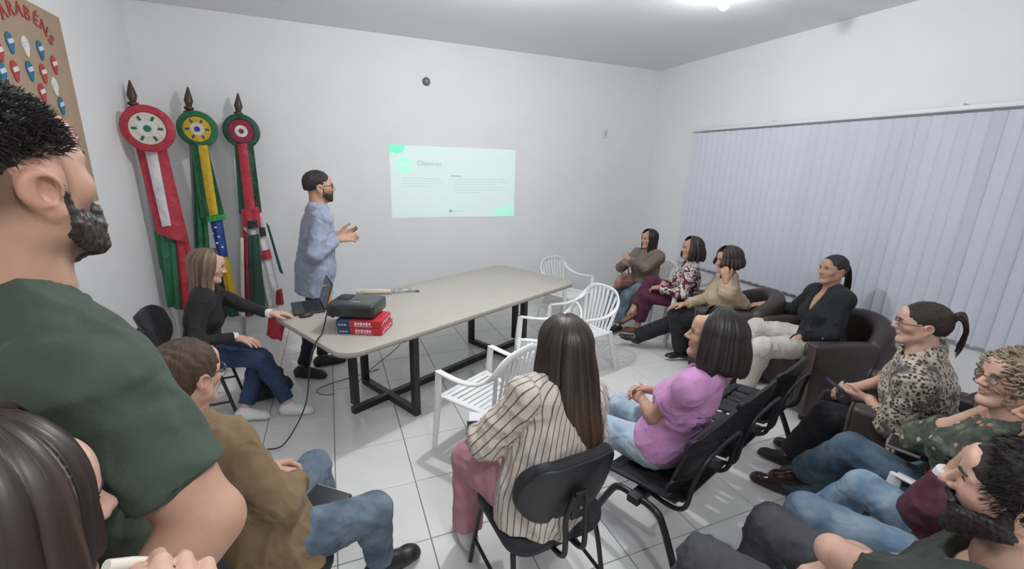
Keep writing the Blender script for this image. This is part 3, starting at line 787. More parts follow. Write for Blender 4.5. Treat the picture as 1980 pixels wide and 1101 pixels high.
# ------------------------------------------------------------------ white plastic armchairs
def plastic_chair():
    """parts of one moulded garden chair, facing +y, origin on the floor under the seat"""
    e = bpy.data.objects.new('plastic_chair', None); link(e)
    mb = MB()                                             # seat: bars with slots, front lip
    for k in range(9):
        y = -.185 + k*.046
        zc = .425 - .018*math.cos((k-3)/8*PI*.9)
        w = .36 + .08*k/8
        mb.box((0, y, zc), (w, .038, .014), bev=.004)
    for s in (-1, 1): mb.sweep([(s*.19, -.21, .415), (s*.21, 0, .42), (s*.235, .21, .435)], .05, .018, A(1, 0, 0))
    mb.sweep([(-.24, .215, .435), (0, .225, .432), (.24, .215, .435)], .05, .02, A(0, 1, -.5))
    mb.box((0, .238, .405), (.46, .012, .06), bev=.004); mb.box((0, -.205, .41), (.38, .03, .02), bev=.004)
    mb.build('seat', M_white, e)
    rail = [(0, -.30, .845), (.10, -.298, .84), (.18, -.288, .81), (.232, -.262, .745), (.258, -.20, .68), (.272, -.10, .642), (.28, .02, .632), (.284, .13, .64), (.285, .20, .648)]
    P = spline(rail, 5); P = [A(-p[0], p[1], p[2]) for p in P[::-1]][:-1] + P
    sides = []
    for p in P:
        t = np.clip((p[2]-.66)/.15, 0, 1); sides.append(nrm(A(np.sign(p[0]) if abs(p[0]) > .01 else 0, 0, 0)*(1-t) + A(0, .25, 1)*t + A(0, 0, 1e-3)))
    mb = MB(); mb.sweep(P, .048, .016, sides); mb.build('arm_rail', M_white, e)
    for k in range(7):                                   # fan of back slats
        u = (k-3)/3; xt = u*.175; zt = .835-.055*abs(u)**2.2
        mb = MB(); mb.sweep(spline([(xt*.72, -.205, .415), (xt*.80, -.235, .55), (xt*.92, -.272, .70), (xt, -.294, zt)], 3), .030, .010, A(1, 0, 0)); mb.build('back_slat', M_white, e)
    for s in (-1, 1): MB().sweep(spline([(s*.17, -.20, .41), (s*.20, -.235, .56), (s*.225, -.262, .70), (s*.228, -.266, .755)], 3), .04, .012, A(1, 0, 0)).build('back_post', M_white, e)
    for s in (-1, 1):
        mb = MB(); mb.sweep([(s*.284, .20, .645), (s*.28, .215, .43), (s*.29, .25, .0)], [.052, .06, .042], [.03, .03, .022], A(0, 1, 0)); mb.build('front_leg', M_white, e)
        mb = MB(); mb.sweep([(s*.20, -.20, .43), (s*.225, -.245, .25), (s*.25, -.295, .0)], [.06, .055, .04], [.03, .028, .022], A(.8, .6, 0)); mb.build('rear_leg', M_white, e)
        mb = MB(); mb.box((s*.255, .21, .42), (.07, .03, .05), bev=.006); mb.build('seat_bracket', M_white, e)
    return e
chair0 = plastic_chair(); used = [False]
def put_chair(x, y, face, label, grp=None):
    """face: compass angle of the seat front, degrees from +x"""
    c = copy_tree(chair0) if used[0] else chair0; used[0] = True
    c.location = (x, y, 0); c.rotation_euler = (0, 0, math.radians(face-90))
    c.scale = (.92, .92, .92); tag(c, label, 'chair', 'white plastic armchairs'); return c
put_chair(.873, 2.487, 121, 'empty white plastic armchair in front of the table, nearest the striped blouse')
put_chair(1.55, 3.0, 160, 'empty white plastic armchair half hidden behind the long-haired head')
put_chair(2.11, 3.33, 192, 'white plastic armchair with fanned back at the right end of the table')
put_chair(2.60, 4.50, 290, 'white plastic armchair behind the far right corner of the table')

# ------------------------------------------------------------------ dark armchairs
def armchair(x, y, face, label):
    e = empty('armchair', (x, y, 0), label, 'armchair', 'dark brown tub armchairs', rz=math.radians(face-90))
    MB().box((0, .02, .24), (.50, .60, .28), bev=.03).build('seat_base', M_leather, e)
    MB().box((0, .05, .41), (.50, .56, .12), bev=.04).build('seat_cushion', M_leather, e)
    for s in (-1, 1):
        mb = MB(); mb.box((s*.315, .04, .355), (.12, .64, .60), bev=.035); o = mb.build('armrest', M_leather, e)
        MB().tube([(s*.315-.052, .36, .09), (s*.315-.052, .36, .615), (s*.315-.04, .36, .64), (s*.315+.04, .36, .64), (s*.315+.052, .36, .615), (s*.315+.052, .36, .09)], .006, n=8).build('piping', mat('piping_brown', (.09, .07, .06), .45), o)
    S = SDF()                                            # rounded tub back
    arc = [A(.33*math.sin(t), -.06-.30*math.cos(t), 0) for t in np.linspace(-1.3, 1.3, 25)]
    for i, p in enumerate(arc):
        h = .68 + .11*math.cos((i-12)/12*PI/2)
        S.rc(p+A(0, 0, .13), p+A(0, 0, h-.06), .062, .058, k=.05)
    V_, Q_ = S.mesh(.014); V_ = relax(V_, Q_, 2); np_mesh('tub_back', V_, Q_, M_leather, e)
    for sx in (-1, 1):
        for sy in (-.24, .30): MB().lathe([(.018, 0), (.025, .06)], (sx*.3, sy, 0), 12).build('foot', M_black, e)
    return e

# ------------------------------------------------------------------ black padded chairs on tube legs
def padded_chair(x, y, face, label):
    e = empty('padded_chair', (x, y, 0), label, 'chair', 'black padded visitor chairs', rz=math.radians(face-90))
    def dish(v): return A(v[0], v[1], v[2] - .012*(1-(v[0]/.23)**2)*(1-(v[1]/.22)**2) - (.02*((v[1]-.12)/.1)**2 if v[1] > .12 else 0))
    MB().slab(rrect(.47, .43, .11, 7), .425, .475, .018, dish).build('seat', M_padb, e)
    MB().slab(rrect(.45, .41, .10, 7), .412, .428, .005, dish).build('seat_shell', M_black, e)
    tb = math.radians(14)
    def back(v):                                         # pad outline lies in x,z; curved round the sitter and tilted
        xx, zz, d = v; d = d + .055*(xx/.21)**2
        return A(xx, -.235 + d*math.cos(tb) - zz*math.sin(tb), .70 + zz*math.cos(tb) + d*math.sin(tb))
    MB().slab(rrect(.43, .30, .12, 8), -.016, .03, .014, lambda v: back((v[0], v[1], v[2]))).build('backrest', M_padb, e)
    MB().slab(rrect(.42, .29, .115, 8), -.024, -.012, .004, lambda v: back((v[0], v[1], v[2]))).build('back_shell', M_black, e)
    mb = MB()
    for s in (-.045, .045): mb.tube(spline([(s, .0, .405), (s, -.17, .402), (s, -.262, .43), (s, -.275, .50), (s, -.268, .60), (s*.6, -.288, .72)], 5), .011, n=8)
    mb.tube([(-.027, -.288, .72), (.027, -.288, .72)], .011, n=8); mb.box((0, -.275, .66), (.06, .012, .12), bev=.004)
    sp = mb.build('back_support', M_metal, e)
    MB().lathe([(.006, 0), (.006, .006)], (0, -.289, .66), 8, R_.T if False else np.array([[1, 0, 0], [0, 0, -1], [0, 1, 0.]])).build('bolt', mat('steel', (.6, .6, .6), .3, metal=1.), sp)
    for s in (-1, 1):
        for q in (-1, 1):
            MB().tube(spline([(s*.10, q*.06, .405), (s*.185, q*.13, .395), (s*.205, q*.165, .34), (s*.225, q*.235, .0)], 5), .0115, n=8).build('leg', M_metal, e)
        MB().tube([(s*.216, -.20, .16), (s*.216, .20, .16)], .009, n=8).build('stretcher', M_metal, e)
    return e
# ------------------------------------------------------------------ black plastic three-seat bench
def seat_bench(x, y, face, label):
    e = empty('seat_bench', (x, y, 0), label, 'bench', rz=math.radians(face-90))
    MB().box((0, 0, .37), (1.56, .06, .04), bev=.004).build('beam', M_metal, e)
    for s in (-1, 1):
        l = MB(); l.tube(spline([(s*.74, .0, .37), (s*.74, -.10, .36), (s*.74, -.15, .30), (s*.745, -.24, .10), (s*.745, -.27, .0)], 5), .017, n=10).build('rear_leg', M_metal, e)
        l = MB(); l.tube(spline([(s*.74, .0, .37), (s*.74, .10, .36), (s*.74, .15, .30), (s*.745, .24, .10), (s*.745, .27, .0)], 5), .017, n=10).build('front_leg', M_metal, e)
    for k in (-1, 0, 1):
        cx = k*.50
        s_ = MB()
        def dish(v): return A(v[0]+cx, v[1], v[2] - .016*(1-(v[0]/.23)**2) - (.03*((v[1]-.1)/.1)**2 if v[1] > .1 else 0) + (.03*((-.1-v[1])/.1)**2 if v[1] < -.1 else 0))
        # seat shell in strips, leaving the long slots and edge holes open
        out = []
        for i, (x0, x1) in enumerate(((-.225, -.135), (-.115, -.035), (-.015, .015), (.035, .115), (.135, .225))):
            s_.slab([(x0, -.19+.03*abs(x0+x1)), (x1, -.19+.03*abs(x0+x1)), (x1, .20-.1*max(0, abs(x0+x1)-.2)), (x0, .20-.1*max(0, abs(x0+x1)-.2))], .425, .437, 0, dish)
        for y0, y1 in ((-.205, -.12), (-.02, .03), (.13, .212)): s_.slab([(-.2, y0), (.2, y0), (.2, y1), (-.2, y1)], .4235, .4385, .003, dish)
        s_.build('seat', M_black, e)
        tb = math.radians(16)
        def back(v):
            xx, zz, d = v; d = d + .05*(xx/.22)**2
            return A(xx+cx, -.205 + d*math.cos(tb) - zz*math.sin(tb), .600 + zz*math.cos(tb) + d*math.sin(tb))
        bk = MB()
        bk.slab(rrect(.45, .10, .045, 5), -.008, .008, .003, lambda v: back((v[0], v[1]+.125, v[2])))
        bk.slab(rrect(.43, .09, .04, 5), -.008, .008, .003, lambda v: back((v[0], v[1]-.125, v[2])))
        bk.slab(rrect(.42, .17, .02, 4), -.007, .007, .003, lambda v: back((v[0], v[1]+0.0, v[2])))
        bk.build('backrest', M_black, e)
        pr = MB()
        for i in range(13):
            t = PI*i/12; q = back((.195*math.cos(t), .02+.13*math.sin(t), .009)); pr.lathe([(.007, 0), (.006, .002)], q, 8, np.array([[1, 0, 0], [0, 0, 1], [0, -1, 0.]]))
        pr.build('back_perforation', mat('perforation_grey', (.12, .12, .13), .5), e)
        fr = MB()
        fr.tube(spline([(cx-.19, .02, .40), (cx-.2, -.14, .395), (cx-.205, -.215, .44), (cx-.20, -.235, .57), (cx-.15, -.262, .695), (cx+.15, -.262, .695), (cx+.20, -.235, .57), (cx+.205, -.215, .44), (cx+.2, -.14, .395), (cx+.19, .02, .40)], 4), .011, n=8)
        fr.build('back_frame', M_metal, e)
    return e
# ================================================================== PEOPLE
def skinmat(name, col):
    return mat(name, col, .5, vary=.06, vscale=30, bump=.05, bscale=400, attr=True, sss=.0, spec=.35)
def ik(a, t, l1, l2, pole):
    """middle joint of a two-bone limb from a to t, bent towards pole"""
    a = np.asarray(a, float); t = np.asarray(t, float); d = np.linalg.norm(t-a); u = nrm(t-a)
    if d > (l1+l2)*.995:
        k = d/((l1+l2)*.995); l1, l2 = l1*k, l2*k
        REACH.append(round(k, 2))
    x = (l1*l1-l2*l2+d*d)/(2*d); h = math.sqrt(max(l1*l1-x*x, 0))
    p = np.asarray(pole, float); p = nrm(p-u*np.dot(p, u))
    return a+u*x+p*h
REACH = []
def hand_sdf(S, w, d, n, side, s, curl=.35, spread=1., thumb=.5):
    """palm, four fingers of unequal length and a thumb; d finger direction, n palm normal, side +1 right, -1 left"""
    d = nrm(d); n = nrm(n-d*np.dot(n, d)); t = np.cross(d, n)*side
    cl = curl if hasattr(curl, '__len__') else [curl]*4
    S.rc(w-d*.03*s, w+d*.02*s, .026*s, .027*s, k=.015, ax=n, fl=.75)
    offs = (.030, .0105, -.0095, -.028); ln = (.094, .098, .092, .083); fl_ = (.94, 1.04, .96, .76)
    for i in range(4):
        k0 = w + d*.02*s + t*offs[i]*.62*s; k1 = w + d*ln[i]*s + t*offs[i]*spread*s
        S.rc(k0, k1, .0145*s, .0125*s, k=.014)
        p = k1; ang = 0; fd = nrm(d + t*offs[i]*2.2*(spread-.6)); ax = np.cross(fd, n)
        for L, r0, r1, b in ((.043, .0105, .0092, 62), (.027, .0092, .0084, 75), (.021, .0084, .0068, 50)):
            ang += math.radians(b)*cl[i]; dv = fd*math.cos(ang) + n*math.sin(ang)
            q = p + dv*L*fl_[i]*s; S.rc(p, q, r0*s, r1*s, k=.003); p = q
    b = w + d*.022*s + t*.020*s + n*.004*s; td = nrm(t*(1-.55*thumb) + d*.75 + n*.55*thumb)
    q = b + td*.045*s; S.rc(b, q, .0165*s, .0125*s, k=.012)
    td2 = nrm(td + d*.35 - t*.35*thumb); q2 = q + td2*.033*s; S.rc(q, q2, .0115*s, .0098*s, k=.004)
    td3 = nrm(td2 + d*.2 - t*.3*thumb + n*.1); S.rc(q2, q2+td3*.026*s, .0098*s, .0075*s, k=.003)
def vnoise(P, seed, f):
    rg = np.random.RandomState(seed); h = np.zeros(len(P))
    for _ in range(5): h += np.sin(P@(rg.randn(3)*f) + rg.rand()*6.3 + 1.3*np.sin(P@(rg.randn(3)*f*.7)+rg.rand()*6))
    return h/3.
def join(parts):
    V, Q, o = [], [], 0
    for v, q in parts: V.append(v); Q.append(q+o); o += len(v)
    return np.concatenate(V), np.concatenate(Q)

class Person:
    def __init__(P, label, head, pel, face, look=(None, 0, 0), s=1.0, fem=True, girth=1.0, skin=(.56, .34, .25), vox=.009, hv=.0045,
                 hands={}, feet={}, twist=0, seed=1, shoulder=(0, 0), base=None, bust=1., belly=0., hs=1.0, lipc=(.92, .62, .62)):
        P.s, P.fem, P.g, P.vox, P.hv, P.seed, P.hs = s, fem, girth, vox, hv, seed, hs
        P.head = np.asarray(head, float); P.pel = np.asarray(pel, float)
        yaw = face if look[0] is None else look[0]
        a = math.radians(yaw); hf = A(math.cos(a), math.sin(a), 0); hr = A(hf[1], -hf[0], 0)
        pt = math.radians(look[1]); hf2 = hf*math.cos(pt)+A(0, 0, math.sin(pt)); hu = np.cross(hr, hf2)
        rl = math.radians(look[2]) if len(look) > 2 else 0; hr2 = hr*math.cos(rl)+hu*math.sin(rl); hu = np.cross(hr2, hf2)
        P.hr, P.hf, P.hu = hr2, hf2, hu
        f2 = A(math.cos(math.radians(face)), math.sin(math.radians(face)), 0); P.f2 = f2
        P.neck = P.head - s*.165*nrm(hu*.6+A(0, 0, .7)) - s*.022*f2
        U = P.U = nrm(P.neck-P.pel); F = P.F = nrm(f2-U*np.dot(f2, U)); R = P.R = np.cross(F, U)
        P.tl = np.linalg.norm(P.neck-P.pel)
        tw = math.radians(twist); Rs = P.Rs = nrm(rotv(R, U, tw)); P.Fs = np.cross(U, Rs)
        sw = (.158 if fem else .185)*s*(.6+.4*girth)
        P.sh = {1: P.neck-U*.058*s+Rs*sw+A(0, 0, shoulder[0]), -1: P.neck-U*.058*s-Rs*sw+A(0, 0, shoulder[1])}
        P.skinm = skinmat('skin_%d' % len(MATS), skin)
        b = P.pel.copy() if base is None else np.asarray(base, float); b[2] = 0; P.base = b
        P.e = empty('person', b, label, 'person', 'people in the meeting room')
        # joints
        P.wr, P.elb, P.hand = {}, {}, {}
        for sd in (1, -1):
            h = hands.get(sd)
            if h is None: h = dict(w=P.sh[sd]-U*.5*s+F*.1)
            w = np.asarray(h['w'], float)
            pole = h.get('pole', -U*.8+P.Rs*sd*.5-P.Fs*.3)
            P.elb[sd] = np.asarray(h['e'], float) if 'e' in h else ik(P.sh[sd], w, .285*s, .245*s, pole); P.wr[sd] = w; P.hand[sd] = h
        P.hip, P.kn, P.an, P.toe = {}, {}, {}, {}
        for sd in (1, -1):
            P.hip[sd] = P.pel + R*sd*.088*s*(.5+.5*girth) - U*.01
            f = feet.get(sd) or dict(a=P.pel+F*.4)
            an = np.asarray(f['a'], float)
            P.kn[sd] = np.asarray(f['k'], float) if 'k' in f else ik(P.hip[sd], an, .425*s, .405*s, f.get('pole', f2+A(0, 0, .6))); P.an[sd] = an
            ta = math.radians(f.get('toe', face)); tp = math.radians(f.get('pitch', 0))
            P.toe[sd] = A(math.cos(ta)*math.cos(tp), math.sin(ta)*math.cos(tp), math.sin(tp))
        P.bust, P.belly, P.lipc = bust if fem else 0, belly, lipc
        print('PERSON', label[:34], 'torso %.2f (want ~%.2f) head z %.2f' % (P.tl, .5*s, P.head[2]), 'reach', REACH[-4:]); REACH.clear()
    def T(P, x, y, z): return P.head + P.s*P.hs*(x*P.hr+y*P.hf+z*P.hu)
    def Tm(P): return np.array([P.hr, P.hf, P.hu])
    # ---------------------------------------------------------------- body under the clothes
    def torso(P, S, inf):
        s, g, U, F, R, n = P.s, P.g, P.U, P.F, P.R, P.neck; M = np.array([R, F, U]); Ms = np.array([P.Rs, P.Fs, U])
        wf = 1.0 if P.fem else .94
        S.el(P.pel+U*.02*s, (.168*wf*g*s+inf, .125*g*s+inf, .13*s+inf), M, k=.05)
        S.rc(P.pel+U*.08*s, n-U*.27*s, .135*g*s*(.93 if P.fem else 1)+inf, .135*s*(.6+.4*g)+inf, k=.06, ax=F, fl=.78)
        S.el(n-U*.185*s+F*.0, ((.148 if P.fem else .172)*s*(.55+.45*g)+inf, .105*s*(.5+.5*g)+inf, .17*s+inf), Ms, k=.05)
        if P.belly: S.el(P.pel+U*.14*s+F*(.06+.05*P.belly)*s, (.13*g*s+inf, .09*g*s*P.belly+inf, .12*s+inf), M, k=.06)
        if P.bust:
            for sd in (1, -1): S.el(n-U*.215*s+P.Rs*sd*.072*s*(.6+.4*g)+P.Fs*.075*s*(.6+.4*g), (.062*s*P.bust*g+inf*.7,)*3, k=.04)
        S.rc(P.sh[1], P.sh[-1], .052*s*(.6+.4*g)+inf, k=.05, ax=P.Fs, fl=.95)
        for sd in (1, -1): S.rc(n+U*.01-P.F*.01, P.sh[sd]-P.Rs*sd*.02, .045*s+inf*.6, .05*s+inf, k=.05)
    def armr(P):
        g = (.5+.5*P.g)*P.s*(.88 if P.fem else 1.04); return .050*g, .040*g, .041*g, .027*g
    def legr(P):
        g = (.45+.55*P.g)*P.s*(1.02 if P.fem else 1.0); return .086*g, .058*g, .056*g, .037*g
    def build_body(P):
        parts = []
        S = SDF(); P.torso(S, -.022); a, b, c, d = P.legr()
        if getattr(P, 'vneck', 0): S.el(P.neck-P.U*.185*P.s, (.140*P.s*(.55+.45*P.g), .100*P.s*(.5+.5*P.g)+P.vneck, .17*P.s), np.array([P.Rs, P.Fs, P.U]), k=.04)
        for sd in (1, -1):
            S.rc(P.hip[sd], P.kn[sd], a-.024, b-.018, k=.02); S.rc(P.kn[sd], P.an[sd], c-.018, d-.003, k=.02)
        V, Q = S.mesh(.018); parts.append((V, Q)); n0 = len(V)
        a, b, c, d = P.armr()
        for sd in (1, -1):
            S = SDF(); h = P.hand[sd]; sh, el, w = P.sh[sd], P.elb[sd], P.wr[sd]
            S.rc(sh, el, a, b, k=.02); S.rc(el, el+(w-el)*.4, b*1.0, c, k=.025); S.rc(el+(w-el)*.35, w, c*.98, d, k=.025)
            S.el(sh+(el-sh)*.55, (a*.95, a*.95, .09*P.s), np.array([nrm(np.cross(el-sh, A(.1, .2, 1))), nrm(np.cross(el-sh, np.cross(el-sh, A(.1, .2, 1)))), nrm(el-sh)]), k=.03)
            hd = h.get('d'); hd = (w-el) if hd is None else hd
            hn = h.get('n'); hn = A(0, 0, -1) if hn is None else hn
            if not h.get('hide'): hand_sdf(S, w+nrm(hd)*.012, np.asarray(hd, float), np.asarray(hn, float), sd, P.s*(.93 if P.fem else 1.05), h.get('curl', .35), h.get('spread', 1.), h.get('thumb', .5))
            V, Q = S.mesh(h.get('vox', max(P.hv*1.12, .0047))); V = relax(V, Q, 1, .4); parts.append((V, Q))
        V, Q = P.head_mesh(); nh = len(V); parts.append((V, Q))
        V, Q = join(parts); tint = np.ones((len(V), 3)); tint[-nh:] = P.head_tint(V[-nh:])
        o = np_mesh('body', V, Q, P.skinm, P.e, attrs={'tint': ('FLOAT_COLOR', tint)}, off=P.base)
        # eyes and brows
        s = P.s*P.hs
        for sd in (1, -1):
            c = P.T(sd*.0315, .0735, .006); n1, n2 = 12, 9; vs = []; col = []
            for i in range(n2+1):
                ph = PI*i/n2
                for j in range(n1):
                    q = A(math.sin(ph)*math.cos(2*PI*j/n1), math.cos(ph), math.sin(ph)*math.sin(2*PI*j/n1))
                    vs.append(c + s*.0128*(q[0]*P.hr+q[1]*P.hf+q[2]*P.hu)); col.append((.05, .03, .02) if ph < .62 else (.75, .72, .70))
            fs = [(i*n1+j, i*n1+(j+1) % n1, (i+1)*n1+(j+1) % n1, (i+1)*n1+j) for i in range(n2) for j in range(n1)]
            np_mesh('eye', np.array(vs), np.array(fs), mat('eye_surface', (1, 1, 1), .12, attr=True), P.e, attrs={'tint': ('FLOAT_COLOR', np.array(col))}, off=P.base)
        return o
    def head_mesh(P):
        T, s, f = P.T, P.s*P.hs, P.fem; S = SDF(); M = P.Tm()
        def r(*v): return tuple(x*s for x in v)
        S.el(T(0, -.014, .032), r(.0745, .0945, .084), M, k=.02*s)                    # cranium
        S.el(T(0, .03, .0), r(.066, .062, .075), M, k=.03*s)                          # mid face
        j = 1. if f else 1.1
        S.rc(T(0, .036, -.03), T(0, .060, -.088), .05*s, .026*s*j, k=.03*s)           # jaw
        for sd in (1, -1):
            S.rc(T(sd*.052, .0, -.052), T(sd*.018, .064, -.097), .019*s*j, .016*s*j, k=.025*s)
            S.rc(T(sd*.062, -.005, -.0), T(sd*.052*j, .0, -.055), .016*s, .017*s*j, k=.02*s)
            S.el(T(sd*.042, .056, -.018), r(.022, .02, .018), M, k=.02*s)             # cheek
            S.rc(T(sd*.014, .084, .024), T(sd*.046, .07, .022), .0105*s, .0095*s, k=.015*s)   # brow
        S.el(T(0, .078, .055), r(.045, .018, .03), M, k=.025*s)                       # forehead
        S.el(T(0, .076, -.101), r(.017*j, .014, .014), M, k=.015*s)                   # chin
        for sd in (1, -1): S.el(T(sd*.032, .092, .004), r(.017, .012, .012), M, k=.012*s, op='s')
        nl = .112 if f else .117
        S.rc(T(0, .086, .018), T(0, nl-.004, -.021), .0075*s, .0105*s, k=.010*s)      # nose
        S.el(T(0, nl, -.026), r(.010, .009, .009), M, k=.006*s)
        for sd in (1, -1): S.el(T(sd*.0125, .098, -.028), r(.0085, .011, .008), M, k=.006*s)
        for sd in (1, -1):                                                           # lids
            S.el(T(sd*.0315, .0735, .006), r(.0145, .0142, .0142), M, k=.006*s)
            S.el(T(sd*.0315, .0900, .0048), r(.0138, .012, .0062), M, k=.0025*s, op='s')
        S.rc(T(-.017, .0855, -.0535), T(.017, .0855, -.0535), .0056*s, k=.008*s); S.el(T(0, .0885, -.054), r(.015, .0070, .0050), M, k=.006*s)   # lips
        S.el(T(0, .0865, -.0645), r(.017, .0080, .0058), M, k=.006*s)
        S.rc(T(-.022, .0925, -.0588), T(.022, .0925, -.0588), .0018*s, k=.004*s, op='s')
        for sd in (1, -1):                                                           # ears
            S.el(T(sd*.0745, -.016, -.010), r(.008, .019, .032), rot_rows(M, sd*.25, .15), k=.008*s)
            S.tor(T(sd*.0815, -.019, -.003), sd*P.hr*.93-P.hf*.35, .0185*s, .0042*s, k=.006*s)
            S.el(T(sd*.0845, -.013, -.006), r(.008, .010, .015), M, k=.006*s, op='s')
            S.el(T(sd*.0770, -.010, -.035), r(.006, .009, .010), M, k=.006*s)
        nr = .049 if f else .059
        S.rc(T(0, -.026, -.045), P.neck+P.U*.0-P.F*.004, nr*s*(.7+.3*P.g), (nr+.006)*s*(.6+.4*P.g), k=.03*s)
        S.rc(T(0, .012, -.09), P.neck+P.F*.02, .026*s, .03*s, k=.03*s)
        V, Q = S.mesh(P.hv); return relax(V, Q, 1, .35), Q
    def local(P, V):
        d = (V-P.head)/(P.s*P.hs); return np.stack([d@P.hr, d@P.hf, d@P.hu], 1)
    def head_tint(P, V):
        q = P.local(V); t = np.ones((len(V), 3))
        w = np.exp(-((q[:, 0]/.021)**4 + ((q[:, 2]+.0595)/.0105)**4))*(q[:, 1] > .075)
        t *= 1-w[:, None]*(1-np.array(P.lipc))
        ck = np.exp(-(((np.abs(q[:, 0])-.045)/.022)**2 + ((q[:, 2]+.02)/.02)**2))*(q[:, 1] > .03); t *= 1-.12*ck[:, None]*np.array([0, 1, 1])
        ear = (np.abs(q[:, 0]) > .072)*(np.abs(q[:, 1]+.012) < .035)*(np.abs(q[:, 2]) < .04); t *= 1-.10*ear[:, None]*np.array([0, 1, 1])
        if getattr(P, 'stub', None) is not None:
            c, k = P.stub; m = np.clip((-.030-q[:, 2]-.25*np.clip(q[:, 1]-.03, 0, 1)*0)/.025, 0, 1)*np.clip((q[:, 1]+.005)/.02, 0, 1)*np.clip((q[:, 2]+.135)/.02, 0, 1)
            sbn = np.exp(-((q[:, 1]-.008)/.014)**2)*(q[:, 2] > -.06)*(q[:, 2] < .03)*(np.abs(q[:, 0]) > .05); m = np.maximum(m, sbn)*(1-ear)*(1-w)
            t = t*(1-m[:, None]*k) + m[:, None]*k*np.array(c)
        if getattr(P, 'shave', None) is not None:
            c, k = P.shave; m = np.clip((q[:, 2]-(-.045-.25*np.minimum(q[:, 1], 0)*-1*0))/.03, 0, 1)*np.clip((.035-q[:, 1])/.02, 0, 1)*(1-ear)
            t = t*(1-m[:, None]*k) + m[:, None]*k*np.array(c)
        return t
    def brows(P, m, th=1.):
        s = P.s*P.hs; mb = MB()
        for sd in (1, -1):
            mb.tube([P.T(sd*.013, .0955, .0235)-P.base, P.T(sd*.028, .0945, .0285)-P.base, P.T(sd*.048, .0820, .0250)-P.base], [.0036*s*th, .0042*s*th, .0022*s*th], n=8)
        mb.build('eyebrows', m, P.e)
        mb = MB()
        for sd in (1, -1): mb.tube([P.T(sd*.0185, .0835, .006)-P.base, P.T(sd*.025, .0885, .0105)-P.base, P.T(sd*.034, .0885, .0115)-P.base, P.T(sd*.0455, .0790, .006)-P.base], [.0008*s, .0014*s, .0016*s, .0009*s], n=6)
        mb.build('eyelashes', M_black, P.e)
    # ---------------------------------------------------------------- clothes
    def pat(P, V):
        """garment coordinates: across, round and along the nearest limb or trunk"""
        best = None; out = None
        bones = [(P.pel, P.neck, P.R, .17)]
        for sd in (1, -1): bones += [(P.sh[sd], P.elb[sd], None, .06), (P.elb[sd], P.wr[sd], None, .05)]
        D = []; L = []
        for a, b, sidev, r in bones:
            ab = b-a; h = np.clip(((V-a)@ab)/np.dot(ab, ab), 0, 1); D.append(np.linalg.norm(V-a-h[:, None]*ab, axis=1)-r)
            ax = nrm(ab); sv = sidev if sidev is not None else nrm(np.cross(ax, P.F+A(.01, 0, .02))); sv = nrm(sv-ax*np.dot(sv, ax)); tv = np.cross(ax, sv)
            L.append(np.stack([(V-a)@sv, (V-a)@tv, (V-a)@ax], 1))
        k = np.argmin(np.array(D), 0); L = np.array(L); q = L[k, np.arange(len(V))]
        P.ang = np.stack([np.arctan2(q[:, 0], np.where(k == 0, -1., 1.)*q[:, 1])/(2*PI)*np.where(k == 0, 46, 15), q[:, 2], 0*k], 1)
        return q + (k*1.7)[:, None]
    def top(P, m, sleeve='long', loose=.012, hem=.10, neck='crew', fold=.006, name='shirt', cuff=None, vox=None, ff=22., arm_loose=None, skirt=0., vdeep=.12, slen=.62):
        S = SDF(); P.torso(S, loose); s, U, F, n = P.s, P.U, P.F, P.neck
        if skirt: S.rc(P.pel+U*.16, P.pel-U*(hem+.02), .150*P.g*s+loose, .160*P.g*s+skirt, k=.05, ax=F, fl=.8)
        S.cut(P.pel-U*hem, -U)
        al = loose if arm_loose is None else arm_loose
        a, b, c, d = P.armr()
        for sd in (1, -1):
            sh, el, w = P.sh[sd], P.elb[sd], P.wr[sd]; L = SDF()
            if sleeve == 'short':
                e = sh+(el-sh)*slen; L.rc(sh, el, a+al+.004, b+al+.008, k=.02); L.cut(e, el-sh)
            elif sleeve == 'cap':
                e = sh+(el-sh)*.45; L.rc(sh, el, a+al+.004, b+al+.006, k=.02); L.cut(e, el-sh)
            else:
                fr = {'long': .97, '34': .45, 'elbow': .18}[sleeve]
                e = el+(w-el)*fr; L.rc(sh, el, a+al, b+al, k=.02); L.rc(el, w, b+al, d+al*.8+.004, k=.03); 
                L2 = SDF(); L2.rc(el, w, b+al, d+al*.8+.004, k=.03); L2.cut(e, w-el)
                L = SDF(); L.rc(sh, el, a+al, b+al, k=.02); L.sub(L2, k=.025)
            S.sub(L, k=.03)
        if neck == 'crew': S.rc(n-U*.0+F*.012, n+U*.10+F*.03, .060*s, .075*s, k=.008, op='s')
        elif neck == 'wide': S.rc(n-U*.01+F*.03, n+U*.10+F*.03, .078*s, .09*s, k=.008, op='s')
        elif neck == 'v':
            S.rc(n-U*.0+F*.012, n+U*.10+F*.03, .062*s, .08*s, k=.008, op='s')
            S.rc(n+F*.09, n-U*vdeep+F*.145, .058*s, .020*s, k=.008, op='s')
        elif neck == 'collar':
            S.tor(n+U*.020+F*.012, U+F*.30, .060*s, .016*s, k=.010); S.rc(n+U*.0+F*.012, n+U*.10+F*.03, .050*s, .058*s, k=.006, op='s')
        elif neck == 'high':
            S.tor(n+U*.025+F*.008, U+F*.15, .054*s, .017*s, k=.012); S.rc(n+U*.02+F*.012, n+U*.12+F*.03, .048*s, .05*s, k=.006, op='s')
        V, Q = S.mesh(vox or P.vox); V = relax(V, Q, 1, .5); pt = P.pat(V)
        V = folds(V, Q, P.seed, fold, ff)
        o = np_mesh(name, V, Q, m, P.e, attrs={'pat': ('FLOAT_VECTOR', pt), 'pang': ('FLOAT_VECTOR', P.ang)}, off=P.base)
